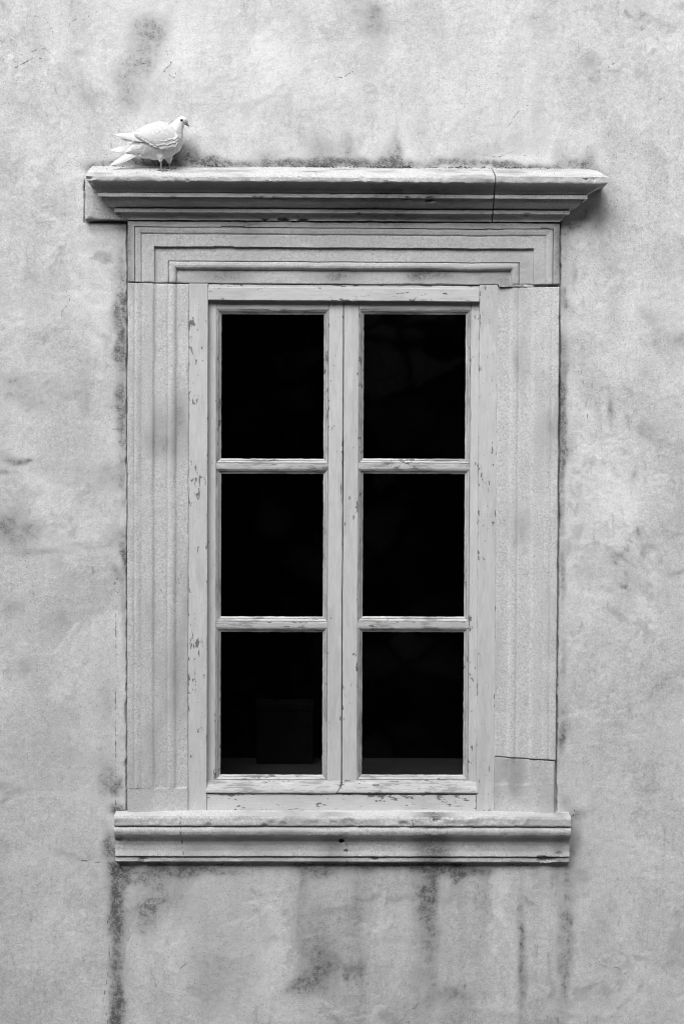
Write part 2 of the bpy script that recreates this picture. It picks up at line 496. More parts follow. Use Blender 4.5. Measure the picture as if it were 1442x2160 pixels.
# grime on the plaster and a few painted shadows: (px, py, half width, half height, lean in degrees, amount)
STAINS_SHADE = [
 (305, 108, 40, 50, 10, .5), (262, 165, 34, 40, -20, .42), (322, 62, 26, 22, 0, .42), (330, 40, 60, 18, 15, .25), (280, 215, 28, 26, 0, .45),
 (165, 118, 26, 12, 15, .42), (185, 210, 22, 16, 0, .40), (40, 215, 26, 22, 0, .42), (130, 300, 30, 12, 0, .22), (60, 60, 60, 24, 5, .25),
 (785, 18, 22, 18, 0, .55), (788, 55, 30, 34, 0, .42), (450, 190, 22, 26, 0, .28), (640, 70, 14, 80, 0, .28), (612, 230, 10, 46, 0, .34), (600, 20, 40, 30, 0, .22),
 (880, 60, 110, 60, 0, .18), (1130, 40, 40, 22, 0, .25), (1180, 330, 14, 60, 4, .30), (1390, 170, 40, 50, 20, .22), (1050, 250, 14, 120, 0, .16), (1330, 260, 12, 80, 0, .22),
 (300, 342, 90, 10, 0, 1.0), (372, 325, 46, 22, 0, .75), (430, 340, 60, 12, 0, .8), (560, 322, 34, 24, 10, .45), (600, 345, 60, 8, 0, .8), (678, 318, 40, 34, 0, .52),  # first blobs, under and beside the dove, paint in its shadow
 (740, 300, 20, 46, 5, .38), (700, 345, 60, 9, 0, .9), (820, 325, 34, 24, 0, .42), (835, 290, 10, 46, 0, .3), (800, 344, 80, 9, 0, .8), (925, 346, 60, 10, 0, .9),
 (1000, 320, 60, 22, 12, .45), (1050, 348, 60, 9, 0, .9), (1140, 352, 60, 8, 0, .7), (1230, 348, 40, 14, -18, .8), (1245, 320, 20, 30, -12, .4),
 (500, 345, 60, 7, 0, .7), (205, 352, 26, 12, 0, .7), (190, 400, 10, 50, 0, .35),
 # left of the surround
 (255, 478, 26, 14, 0, .85), (258, 700, 9, 260, 0, .26), (260, 1250, 7, 380, 0, .20), (1187, 900, 7, 380, 0, .18), (1184, 1450, 6, 300, 0, .14), (250, 560, 14, 60, 0, .40), (252, 640, 16, 40, 0, .75), (255, 720, 14, 60, 4, .85), (248, 745, 12, 20, 0, .5), (256, 840, 15, 60, 0, .65),
 (258, 930, 13, 60, 0, .55), (262, 1040, 9, 70, 0, .45), (240, 1010, 36, 22, 0, .42), (222, 1030, 26, 30, 10, .35), (262, 1175, 8, 40, 12, .8), (245, 1215, 8, 22, 20, .6), (262, 1300, 7, 90, 0, .35),
 (185, 520, 26, 10, 0, .28), (135, 455, 16, 20, 0, .42), (150, 520, 12, 40, 0, .26), (30, 450, 34, 10, 20, .25), (75, 590, 34, 20, -30, .45), (90, 640, 24, 18, 0, .40), (8, 620, 26, 44, 0, .36),
 (30, 800, 60, 22, -8, .40), (60, 850, 70, 30, -12, .42), (130, 810, 34, 26, 0, .40), (182, 850, 9, 46, 0, .42), (178, 790, 20, 60, 0, .22), (165, 1010, 11, 80, -4, .42), (180, 920, 22, 22, 0, .3),
 (45, 972, 34, 7, 6, .75), (12, 960, 26, 14, -10, .42), (5, 997, 16, 5, 0, .6), (15, 1105, 34, 30, -20, .7), (55, 1130, 34, 24, 20, .5), (90, 1165, 90, 9, 2, .38), (60, 1040, 50, 40, 0, .15), (175, 1145, 34, 7, 0, .42),
 (232, 1130, 22, 30, 20, .45), (10, 1285, 44, 26, 10, .42), (60, 1400, 30, 34, -20, .40), (110, 1320, 34, 22, 20, .3), (135, 1305, 12, 16, 0, .4), (110, 1560, 20, 60, 6, .30), (145, 1590, 20, 30, 0, .34),
 (225, 1480, 22, 50, 0, .34), (200, 1400, 50, 60, 0, .22), (200, 1600, 44, 16, 0, .25), (240, 1650, 24, 40, 10, .62), (215, 1670, 20, 30, -20, .4), (250, 1708, 16, 10, 0, .9), (225, 1775, 14, 44, 0, .55), (235, 1800, 24, 16, 0, .5),
 (20, 1770, 40, 26, 0, .16), (60, 1990, 60, 40, 0, .14), (40, 1850, 60, 10, 0, .2), (115, 1900, 14, 30, 20, .22), (170, 1813, 14, 4, 0, .6),
 # below the sill
 (470, 1980, 60, 170, 0, .24), (655, 1930, 34, 120, 0, .22), (330, 1900, 60, 80, 0, .22), (1097, 1990, 8, 190, 0, .2), (1195, 1990, 13, 190, 0, .22), (905, 1990, 26, 190, 0, .14), (247, 1990, 10, 190, 0, .55),
 (246, 1838, 18, 16, 0, .95), (246, 1890, 14, 40, 0, .8), (250, 1950, 13, 36, 0, .8), (247, 2030, 13, 46, 0, .85), (250, 2110, 13, 30, 0, .85), (243, 2160, 12, 34, 0, .9), (250, 2000, 26, 170, 0, .35),
 (300, 1850, 56, 26, 0, .62), (330, 1830, 60, 10, 0, .6), (320, 1920, 50, 26, 28, .55), (300, 1965, 20, 34, 0, .40), (410, 1832, 44, 14, 0, .8), (480, 1838, 40, 12, 0, .5), (450, 1900, 90, 60, 0, .22), (470, 2080, 90, 90, 0, .26),
 (672, 2040, 30, 38, 0, .62), (655, 2088, 44, 24, 0, .48), (615, 2090, 26, 14, 30, .5), (700, 2030, 22, 20, 0, .34), (665, 1960, 34, 60, 0, .2), (680, 1835, 40, 16, 0, .62), (640, 1850, 12, 30, 0, .45), (570, 2140, 8, 40, -12, .35),
 (800, 1828, 60, 10, 0, .72), (915, 1832, 66, 14, 0, .9), (895, 1880, 24, 80, 0, .48), (905, 2000, 22, 180, 0, .40), (875, 2080, 14, 90, 0, .30), (960, 1850, 14, 40, 0, .45), (1000, 1835, 50, 10, 0, .5), (960, 2100, 40, 18, 10, .42),
 (1098, 1930, 10, 90, 0, .50), (1100, 2080, 10, 90, 0, .40), (1195, 1900, 16, 90, 0, .50), (1190, 2060, 14, 110, 0, .48), (1170, 1850, 40, 24, 0, .42), (1230, 1840, 18, 20, 0, .4), (1300, 1905, 40, 20, 0, .16), (780, 1960, 10, 120, 0, .18), (560, 1950, 8, 90, 0, .18), (1020, 1900, 7, 60, 0, .22),
 # right of the surround
 (1285, 395, 12, 22, 40, .4), (1262, 425, 18, 12, 40, .45), (1232, 452, 22, 10, 40, .5), (1200, 475, 22, 14, 20, .65), (1262, 470, 16, 26, -30, .58), (1310, 400, 30, 40, 0, .22), (1195, 520, 12, 60, 0, .36), (1212, 585, 7, 26, 0, .55),  # leaning blobs paint the shadow beside the cornice's right return
 (1190, 625, 10, 30, 0, .62), (1205, 655, 10, 18, 0, .4), (1190, 740, 12, 40, 0, .5), (1228, 748, 6, 24, 0, .55), (1186, 800, 10, 50, 0, .62), (1184, 870, 10, 60, 0, .66), (1186, 960, 9, 50, 0, .5), (1182, 1080, 8, 90, 0, .42), (1186, 1210, 7, 60, 0, .4),
 (1206, 930, 8, 34, -14, .4), (1287, 868, 8, 32, 0, .6), (1262, 880, 8, 40, 6, .35), (1325, 880, 7, 26, 0, .46), (1368, 912, 26, 24, 0, .50), (1395, 960, 14, 24, 30, .40), (1365, 780, 34, 34, 0, .38), (1370, 670, 26, 30, 0, .34), (1340, 545, 26, 10, 40, .3), (1435, 718, 26, 18, 20, .52),
 (1415, 900, 30, 60, 0, .26), (1335, 1000, 10, 34, -16, .45), (1390, 1050, 10, 60, 0, .2), (1435, 1100, 14, 50, 0, .32), (1345, 1125, 9, 14, 0, .55), (1400, 1110, 26, 10, 25, .34), (1420, 1210, 30, 6, 14, .55), (1285, 1250, 34, 10, -8, .34), (1240, 1215, 30, 16, 0, .26), (1300, 1340, 60, 14, 20, .2),
 (1188, 1400, 8, 60, 0, .35), (1190, 1510, 16, 30, 0, .42), (1185, 1560, 8, 30, 0, .6), (1205, 1540, 20, 20, 0, .3), (1230, 1620, 30, 60, 0, .18), (1400, 1560, 40, 60, 0, .14), (1190, 1700, 14, 24, 0, .6), (1212, 1722, 18, 14, 0, .85), (1218, 1770, 12, 34, 0, .62), (1208, 1800, 12, 16, 0, .6), (1350, 1800, 50, 26, 0, .12),
]
PALE = [(60, 130, 90, 30, 8, .9), (380, 120, 60, 50, 20, 1), (560, 110, 40, 70, 0, .9), (90, 330, 90, 60, 0, .6), (470, 280, 60, 40, 0, .5), (720, 160, 40, 80, 0, .8), (810, 180, 30, 60, 0, .6), (1240, 600, 30, 120, 0, .8),
        (1330, 620, 60, 40, 0, .6), (1230, 860, 20, 80, 0, 1), (1290, 1050, 60, 60, 0, .7), (1280, 1140, 50, 20, 0, .9), (120, 560, 60, 50, 0, .7), (205, 640, 20, 120, 0, .8), (100, 1010, 70, 40, 0, .7), (1260, 1420, 50, 80, 0, .5),
        (880, 330, 60, 40, 0, .7), (1060, 335, 60, 10, 0, 1), (1270, 440, 30, 60, 0, .3), (780, 1930, 30, 80, 0, .7), (370, 1960, 40, 80, 0, .5), (1050, 1960, 40, 80, 0, .5), (170, 1900, 60, 120, 0, .5)]
CRACKS = [[(236, 1822), (244, 1870), (241, 1905), (226, 1950), (231, 2010), (229, 2050), (218, 2110), (230, 2165)],
          [(246, 1650), (243, 1500), (247, 1420), (244, 1290)], [(243, 1712), (244, 1690), (240, 1660)], [(165, 1814), (200, 1818), (236, 1822)],
          [(238, 905), (262, 905)], [(255, 1210), (236, 1240), (262, 1260)],
          [(1010, 325), (1050, 332), (1085, 318), (1110, 330)], [(350, 105), (362, 135), (345, 150), (368, 165), (372, 150)], [(30, 145), (75, 120), (110, 130), (130, 150)],
          [(1300, 130), (1278, 145)], [(1400, 205), (1375, 218)], [(245, 128), (275, 140), (310, 133)], [(700, 160), (720, 165), (745, 150)], [(1240, 900), (1232, 830), (1225, 780)]]

def to_w(px, py): return P(px, py, 0.0)
SC = 1.0 / 500.0
def blob_field(X, Z, items, wx, wz):
    out = np.zeros_like(X)
    for (px, py, rx, ry, ang, amt) in items:
        cx, cz = to_w(px, py)
        rx, ry = max(rx, 6) * SC * 1.25, max(ry, 6) * SC * 1.25
        big = 2.2 * max(rx, ry) + 0.05
        i0, i1 = np.searchsorted(X[:, 0], [cx - big, cx + big])
        j0, j1 = np.searchsorted(Z[0, :], [cz - big, cz + big])
        if i1 <= i0 or j1 <= j0: continue
        s = np.s_[i0:i1, j0:j1]
        a = R(ang)
        dx, dz = X[s] + wx[s] * min(1, rx / 0.05) - cx, Z[s] + wz[s] * min(1, ry / 0.05) - cz
        u = (dx * math.cos(a) + dz * math.sin(a)) / rx
        w = (-dx * math.sin(a) + dz * math.cos(a)) / ry
        f = np.exp(-(u * u + w * w) * 1.15) * amt * 0.9
        out[s] = 1 - (1 - out[s]) * (1 - np.clip(f, 0, 0.97)) if amt < 1.2 else np.maximum(out[s], f)
    return out

def build_wall():
    def axis(lo, hi, mlo, mhi, step, fine):
        a = list(np.arange(mlo, mhi, step))
        for f in fine:
            a += list(np.arange(f - 0.014, f + 0.014, 0.0022))
        for k in range(1, 12):
            t = (k / 11.0) ** 1.6
            a += [mlo - (mlo - lo) * t, mhi + (hi - mhi) * t]
        a = np.array(sorted(a))
        keep = [a[0]]
        for v in a[1:]:
            if v - keep[-1] > 0.0011: keep.append(v)
        return np.array(keep)
    xs = axis(-9, 9, -1.75, 1.75, 0.0065, (XL, XR, BX0))
    zs = axis(0.0, 10.5, ZC - 2.45, ZC + 2.45, 0.0065, (BZ0,))
    X, Z = np.meshgrid(xs, zs, indexing='ij')
    wx = 0.032 * fbm(X, Z, 0, 11, 5, 21, 0.65); wz = 0.05 * fbm(X, Z, 0, 9, 5, 31, 0.6)
    st = blob_field(X, Z, STAINS_SHADE, wx, wz)
    pl = blob_field(X, Z, PALE, wx, wz)
    cr = np.full(X.shape, 0.08)
    crw = np.full(X.shape, 0.75)
    for c in CRACKS:
        cr = np.minimum(cr, seg_dist(X, Z, [to_w(*p) for p in c]))
    rk = random.Random(12)
    for _ in range(36):                       # short wandering hairlines
        px, py, an = rk.uniform(0, 1442), rk.uniform(0, 2160), rk.uniform(0, 6.28)
        if 150 < px < 1290 and 340 < py < 1830: continue
        pl_ = [(px, py)]
        for k in range(rk.randint(3, 8)):
            an += rk.uniform(-0.9, 0.9); px += math.cos(an) * 16; py += math.sin(an) * 16; pl_.append((px, py))
        d = seg_dist(X, Z, [to_w(*p) for p in pl_])
        crw = np.where(d < cr, 0.45, crw); cr = np.minimum(cr, d)
    def sst(v, lo, hi):
        t = np.clip((v - lo) / (hi - lo), 0, 1)
        return t * t * (3 - 2 * t)
    # tone of the limewash: clouds, runs, coats that end in an edge
    wa, wb = X + 0.22 * fbm(X, Z, 3, 2.0, 4, 81), Z + 0.22 * fbm(X, Z, 5, 2.0, 4, 83)
    cloud = fbm(wa, wb, 0, 1.6, 6, 85, 0.6)
    mid = fbm(wa, wb, 0, 6.0, 6, 87, 0.66)
    runs = fbm(X * 1.0, Z * 0.14, 0, 9.0, 5, 89, 0.6)
    coat = fbm(wa, wb, 2, 2.6, 7, 91, 0.55)
    coat2 = fbm(wa, wb, 7, 3.7, 7, 93, 0.55)
    tone = 0.590 + 0.035 * cloud + 0.085 * mid + 0.07 * runs
    tone += 0.042 * sst(coat, 0.03, 0.05) - 0.045 * sst(coat2, 0.13, 0.15) - 0.035 * sst(fbm(wa, wb, 13, 6.5, 6, 117, 0.6), 0.15, 0.18)
    tone += 0.10 * pl * sst(mid, -0.3, 0.15)
    # loose grey mottling away from the big stains
    mott = sst(mid, 0.06, 0.42) * sst(fbm(X, Z, 4, 2.1, 5, 95), -0.1, 0.25)
    mott2 = sst(fbm(wa, wb, 9, 11, 5, 97, 0.65), 0.05, 0.45) * sst(fbm(X, Z, 6, 1.7, 4, 99), -0.02, 0.2)
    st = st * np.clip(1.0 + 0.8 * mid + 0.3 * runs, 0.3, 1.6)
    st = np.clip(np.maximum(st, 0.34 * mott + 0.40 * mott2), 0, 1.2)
    below = sst(Z_SILL - 0.20 - Z, 0, 0.05) * sst(X, XL - 0.08, XL + 0.02) * sst(XR + 0.10 - X, 0, 0.10)
    bands = fbm(X + 0.02 * mid, Z * 0.05, 3, 7.0, 5, 111, 0.62)
    tone += below * (0.20 * bands - 0.005)
    st = np.clip(st + below * np.clip(bands * -0.5 - 0.03, 0, 0.25) * sst(Z, Z_SILL - 1.4, Z_SILL - 0.2), 0, 1.2)
    pits = 0.985 - 0.27 * sst(fbm(X, Z, 8, 1.9, 4, 103), -0.12, 0.25)
    # relief: hand-floated render and the broken joint against the stone
    y = 0.005 * fbm(X, Z, 0, 1.6, 3, 41) + 0.0016 * fbm(X, Z, 0, 11, 4, 43, 0.6) + 0.0009 * fbm(X, Z, 0, 60, 3, 47, 0.6)
    y += -0.0012 * sst(coat, 0.03, 0.07)
    jit = 0.006 * fbm(X, Z, 0, 34, 4, 61, 0.7) + 0.006 * fbm(X, Z, 0, 7, 3, 63)
    def out_rect(x0, x1, z0, z1):
        dx = np.maximum(np.maximum(x0 - X, X - x1), 0); dz = np.maximum(np.maximum(z0 - Z, Z - z1), 0)
        return np.hypot(dx, dz)
    d = np.minimum(out_rect(XL, XR, HOLE[2], HOLE[3]), out_rect(BX0, BX1, BZ0, BZ1))
    gap = np.clip(1 - (d + jit - 0.0066) / 0.0026, 0, 1)
    y += 0.022 * gap - 0.004 * np.exp(-((d - 0.02) / 0.015) ** 2) * (0.5 + fbm(X, Z, 0, 14, 4, 71))
    # broken plaster around the ends of sill and cornice
    n, m = X.shape
    f = grid_faces(n, m)
    cx, cz = X.reshape(-1)[f].mean(1), Z.reshape(-1)[f].mean(1)
    inside = (cx > XL + 0.03) & (cx < XR - 0.03) & (cz > Z_SILL - 0.01) & (cz < Z_LT - 0.02)
    f = f[~inside]
    co = np.stack([X, y, Z], -1).reshape(-1, 3)
    o = mesh_from('plaster_wall', co, f, M_PLASTER, None, True, {'stain_shade': st, 'tone': tone, 'crack': cr, 'pits': pits, 'crackw': crw})
    tag(o, 'weathered pale plaster wall with dark grime stains around the window', 'wall', kind='thing')
    return o
build_wall()

# ------------------------------------------------------------------ stone surround
sur = empty('stone_window_surround', (0.5 * (XL + XR), 0, Z_SILL - 0.25))
tag(sur, 'carved limestone window surround with moulded cornice, architrave and projecting sill', 'window surround', kind='thing')

# architrave section: distance from the outer edge (m) -> proud of the wall (m)
U = 0.002
AR_U = [0, 13.6, 13.61, 15.4, 15.41, 20, 26, 29.3, 30.5, 54, 54.01, 82.6, 82.61, 84.6, 84.61, 87, 92, 96, 99, 100.5, 101, 140]
AR_Q = [26, 26, 15, 15, 25, 24.5, 21.5, 15, 17, 16, 3.0, 2.5, -6, -6, 2.5, 5.5, 7.0, 5.0, 0, -8, -11, -11.5]
ARU, ARQ = np.array(AR_U) * U, np.array(AR_Q) * 0.001
def arch(u, soft=0.0, seed=0, X=None, Z=None):
    if soft and X is not None:
        u = u + soft * fbm(X, Z, 0, 6, 3, seed)
    return np.interp(u, ARU, ARQ)
_u = np.linspace(-0.03, 0.31, 1700); _k = np.exp(-0.5 * (np.arange(-80, 81) * 0.0002 / 0.0034) ** 2); _k /= _k.sum()
JU = _u; JQ = np.convolve(np.pad(np.interp(_u, ARU, np.minimum(ARQ, 1)), 80, mode='edge'), _k, mode='valid')
STEPS = [13.6, 15.4, 20, 26, 29.5, 30.5, 54, 82.6, 84.6, 88, 92, 96, 99, 101]
def near(v): return [v - 0.0006, v, v + 0.0006]
ul = [w for s in STEPS for w in near(s * U)]

def lintel_stain_shade(X, Z):  # dirt, with some shade put into the stone's tone
    u = np.minimum(np.minimum(X - XL, XR - X), Z_LT - Z) / U
    f = 0.22 + 0.35 * np.exp(-(u / 14) ** 2) + 0.36 * np.exp(-((u - 112) / 14) ** 2) * np.clip(0.4 + fbm(X, 0, 0, 3, 3, 5) * 1.5, 0, 1.2) + 0.22 * fbm(X, Z, 0, 5, 4, 9)
    f += 0.35 * np.exp(-(((X - PX(900, 580)) / 0.12) ** 2 + ((Z - PZ(900, 578)) / 0.03) ** 2))
    return np.clip(f, 0, 1)
def noc(X, Z): return np.full(X.shape, 0.08)
block('lintel', XL, XR, Z_LB + 0.0015, Z_LT, -0.09,
      lambda X, Z: arch(np.minimum(np.minimum(X - XL, XR - X), Z_LT - Z + 0.004), 0.0015, 3, X, Z),
      M_STONE, sur, 0.0055, [XL + u for u in ul] + [XR - u for u in ul], [Z_LT + 0.004 - u for u in ul], 0.004, 0.0016, 0.0007, 0.006, 11,
      attrs={'stain_shade': lintel_stain_shade, 'crack': noc})

STOP_L = PZ(330, 1662, 0.0)
def jamb_q(side, seed, zstop, faint):
    def fn(X, Z):
        u = (X - XL) if side < 0 else (XR - X)
        q = np.interp(u + 0.0012 * fbm(X, Z, 0, 6, 3, seed), JU, JQ)
        flat = np.interp(u, [0, 0.25], [0.020, -0.010])
        k = faint * (0.75 + 0.5 * np.clip(fbm(X * 0.4, Z, 0, 3.2, 3, seed + 1), -0.5, 0.5))
        q = flat * (1 - k) + q * k
        stop = 1 / (1 + np.exp(np.clip((zstop - Z) / 0.0012, -40, 40)))
        return q * stop + (np.interp(u, [0, 0.25], [0.021, -0.008])) * (1 - stop)
    return fn
def jamb_stain(seed, amt):
    def fn(X, Z):
        return np.clip(amt + 0.5 * amt + 0.55 * fbm(X * 2, Z * 0.7, 0, 4, 4, seed), 0, 0.6)
    return fn
jl = empty('jamb', (XL + 0.13, 0, Z_SILL), sur); jr = empty('jamb', (XR - 0.13, 0, Z_SILL), sur)
block('jamb_stone', XL, JX0, Z_SILL - 0.03, Z_LB - 0.0015, -0.09, jamb_q(-1, 21, STOP_L, 0.62), M_STONE, jl, 0.0055,
      [XL + u for u in ul], [STOP_L + k * 0.001 for k in (-4, -2, -1, 0, 1, 2, 4)], 0.004, 0.002, 0.0004, 0.008, 23, attrs={'stain_shade': jamb_stain(31, 0.07), 'crack': noc})
Z_JR = PZ(1110, 1598, 0.01)
def jr_warp(X, Z): return (np.zeros_like(X), -0.012 * (X - JX1) / (XR - JX1) * np.exp(-((Z - Z_JR) / 0.04) ** 2))
block('jamb_stone', JX1, XR, Z_JR + 0.0015, Z_LB - 0.0085, -0.09, jamb_q(1, 41, -9, 0.5), M_STONE, jr, 0.0055,
      [XR - u for u in ul], [], 0.004, 0.002, 0.0004, 0.007, 43, warp=jr_warp, attrs={'stain_shade': jamb_stain(37, 0.09), 'crack': noc})
block('jamb_stone', JX1, XR - 0.004, Z_SILL - 0.03, Z_JR - 0.0015, -0.09, lambda X, Z: jamb_q(1, 51, PZ(1100, 1655), 0.25)(X, Z) - 0.003, M_STONE, jr, 0.0055,
      [], [], 0.005, 0.0025, 0.0006, 0.012, 53, warp=jr_warp, attrs={'stain_shade': jamb_stain(39, 0.12), 'crack': noc})
# crumbled mortar in the joint under the lintel on the right
block('mortar_bed', JX1 + 0.004, XR - 0.002, Z_LB - 0.0085, Z_LB + 0.0015, -0.06, lambda X, Z: 0.002 + 0.007 * fbm(X, Z, 0, 60, 4, 3, 0.7), M_STONE, jr, 0.003, rad=0.001,
      wob=0.002, attrs={'stain_shade': lambda X, Z: 0.45 + 0.5 * fbm(X, Z, 0, 40, 3, 8), 'crack': noc})

def sweep(name, prof, xa, xb, lret, rret, mat, parent, seed, zlean=0.0, step=0.007, rough=0.0015, stain_shade=None, crack=None, wear=None, chips=()):
    """prof: rows (q, d_left, d_right, z). A moulding run along x with returns to the wall, or a flat cut end."""
    prof = np.array(prof, float)
    seg = np.hypot(np.diff(prof[:, 0]), np.diff(prof[:, 3]))
    pts = [prof[0]]
    for a, b, L in zip(prof[:-1], prof[1:], seg):
        k = max(1, int(math.ceil(L / 0.005)))
        for i in range(1, k + 1): pts.append(a + (b - a) * i / k)
    pr = np.array(pts)
    q, dl, dr, z = pr.T
    cols = []
    nr = 14
    if lret:
        for i in range(nr):
            t = i / nr
            cols.append((xa - dl, -0.03 + (q + 0.03) * t))
    nf = int((xb - xa) / step)
    ss_ = list(np.linspace(0, 1, nf)) + [0.0004, 0.0012, 0.003, 1 - 0.003, 1 - 0.0012, 1 - 0.0004]
    for s in sorted(ss_):
        x0 = xa - dl if lret else np.full_like(q, xa)
        x1 = xb + dr if rret else np.full_like(q, xb)
        cols.append((x0 + (x1 - x0) * s, q.copy()))
    if rret:
        for i in range(nr - 1, -1, -1):
            t = i / nr
            cols.append((xb + dr, -0.03 + (q + 0.03) * t))
    X = np.array([c[0] for c in cols]); Q = np.array([c[1] for c in cols]); Z = np.broadcast_to(z, X.shape).copy()
    Z = Z + zlean * (X - xa)
    nz = fbm(X, Q * 1.0, Z, 45, 4, seed, 0.6); n2 = fbm(X, Q, Z, 9, 3, seed + 3)
    n3 = fbm(X, Q, Z, 45, 4, seed + 7, 0.6)
    w = np.ones_like(X) if wear is None else wear(X, Q, Z, np.broadcast_to(np.arange(len(q)), X.shape), pr)
    live = (Q > 0.002)
    Q = Q + live * (rough * 1.6 * nz * w + 0.0022 * n2)
    Z = Z + live * (rough * 1.3 * n3 * w + 0.0009 * fbm(X * 0.5, Q, Z * 0.2, 7, 3, seed + 9))
    for (cx_, cz_, cr_, cd_) in chips:
        w_ = np.clip(1.25 - np.hypot((X - cx_) / 1.6, Z - cz_) / cr_ + 0.9 * nz, 0, 1)
        Q = np.where(live, Q - cd_ * w_ * w_ * (3 - 2 * w_), Q)
    n, m = X.shape
    co = np.stack([X, -Q, Z], -1).reshape(-1, 3)
    f = grid_faces(n, m)[:, [0, 3, 2, 1]]
    at = {'stain_shade': (stain_shade(X, Q, Z) if stain_shade else np.zeros_like(X)), 'crack': (crack(X, Z) if crack else np.full(X.shape, 0.08))}
    at = {k: v.reshape(-1) for k, v in at.items()}
    faces = [list(r) for r in f]
    idx = np.arange(n * m).reshape(n, m)
    if not lret: faces.append(list(idx[0, :]))
    if not rret: faces.append(list(idx[-1, ::-1]))
    return mesh_from(name, co, faces, mat, parent, True, at, 38)

# cornice: weathered top, fascia, hollow, fillet, round, fillet, small hollow
CX = 600
def cz(py, q): return PZ(CX, py + 2.3, q)
XCL, XCR = XL, XR
def dL(px, q): return XCL - PX(px, 400, q)
def dRt(px, q): return PX(px, 400, q) - XCR
QT = 0.165
def row(q, pl, pr, py): return (q, dL(pl, q), dRt(pr, q), cz(py, q))
CORN = [(-0.03, dL(184, QT), dRt(1235, 0.05), cz(349.5, 0)), (0.0, dL(184, QT), dRt(1238, 0.05), cz(350, 0)), (0.05, dL(183, QT), dRt(1262, 0.10), cz(354.5, 0.05)), (0.10, dL(182, QT), dRt(1274, QT), cz(360, 0.10)), (0.150, dL(182, QT), dRt(1279, QT), cz(366.5, 0.150)),
        (0.158, dL(182, QT), dRt(1280.5, QT), cz(368.5, 0.158)), row(QT, 182, 1282, 372), row(QT, 182, 1282, 379.5), row(QT - 0.002, 184, 1280, 381.2), row(QT - 0.014, 190, 1274, 382.0), row(QT - 0.026, 195, 1266, 386), row(QT - 0.038, 200, 1255, 392.5), row(QT - 0.049, 204, 1246, 399),
        row(QT - 0.055, 207, 1240, 404), row(0.100, 209, 1237, 404.6), row(0.100, 209, 1237, 406.2), row(0.118, 207, 1238, 406.6), row(0.119, 207, 1238, 414), row(0.104, 213, 1232, 415.0), row(0.101, 215, 1229, 419), row(0.093, 218, 1224, 425), row(0.081, 226, 1215, 431), row(0.066, 236, 1206, 435.5), row(0.054, 242, 1201, 437),
        row(0.047, 243, 1200, 437.4), row(0.047, 243, 1200, 439.0), row(0.063, 241, 1201, 439.4), row(0.064, 241, 1201, 446.5), row(0.050, 249, 1193, 447.6), row(0.043, 254, 1190, 452), row(0.037, 259, 1186, 457.5), row(0.034, 265, 1182, 460), row(0.034, 265, 1181, 463), (0.0, dL(268, 0.02), dRt(1179, 0.02), cz(463.6, 0)), (-0.03, dL(268, 0.02), dRt(1179, 0.02), cz(463.6, 0))]
ZFAS = CORN[8][3]
def corn_stain(X, Q, Z):
    below = (Z < ZFAS + 0.002).astype(float)
    big = np.clip(0.55 + 0.9 * fbm(X, Z * 3, 0, 2.6, 4, 13), 0, 1.1)
    amt = below * (0.12 + 0.46 * big * np.interp(X, [XCL, XCL + 0.25, XCR - 0.35, XCR], [0.35, 1.0, 1.0, 0.45]))
    top = (1 - below) * np.clip(0.10 + fbm(X, Q * 3, Z, 7, 4, 17) * 0.9, 0, 0.5)
    return np.clip(amt + top, 0, 1)
cor = empty('cornice', (0, -0.08, cz(463, 0)), sur)
XJ = PX(1042, 400, 0.12)
LEAN = (PZ(1160, 384.5, QT) - PZ(300, 379.5, QT)) / (PX(1160, 400, QT) - PX(300, 400, QT))
def wear_c(X, Q, Z, k, pr):
    return np.where(np.abs(Z - (ZFAS)) < 0.006, 1.6, 1.0) * np.where(Q > 0.145, 1.5, 1.0)
_r = random.Random(5)
CH = []
for _i in range(60):
    _x = _r.uniform(XCL - 0.1, XCR + 0.12); _row = _r.choice([7, 7, 6, 16, 17, 17, 26, 27, 32, 32])
    CH.append((_x, CORN[_row][3] + LEAN * (_x - XCL), _r.uniform(0.002, 0.006), _r.uniform(0.003, 0.010)))
CH += [(PX(905, 420, 0.1), PZ(905, 421, 0.1), 0.012, 0.02), (PX(188, 376, QT), PZ(188, 376, QT), 0.009, 0.01), (PX(600, 462, 0.03), PZ(600, 464, 0.03), 0.014, 0.02), (PX(560, 462, 0.03), PZ(560, 464, 0.03), 0.012, 0.02), (PX(640, 462, 0.03), PZ(640, 464, 0.03), 0.010, 0.02)]
sweep('cornice_stone', CORN, XCL, XJ - 0.0025, True, False, M_STONE_C, cor, 101, LEAN, stain_shade=corn_stain, wear=wear_c, chips=CH)
C2 = [(a, b, c, d + LEAN * (XJ - XCL) + (0.0005 if i > 9 else {4: 0.003, 5: 0.006, 6: 0.009}.get(i, 0.0))) for i, (a, b, c, d) in enumerate(CORN)]
sweep('cornice_stone', C2, XJ + 0.0025, XCR, False, True, M_STONE_C, cor, 131, LEAN, stain_shade=corn_stain, wear=wear_c, chips=CH)
block('end_block', BX0, BX1, BZ0, BZ1 + 0.03, -0.05, lambda X, Z: 0.030 + 0.004 * fbm(X, Z, 0, 9, 3, 3), M_STONE_C, cor, 0.006, rad=0.006, chip=0.012, wob=0.003, seed=77,
      attrs={'stain_shade': lambda X, Z: np.clip(0.02 + 0.5 * fbm(X, Z, 0, 9, 4, 5), 0, 0.5), 'crack': noc})

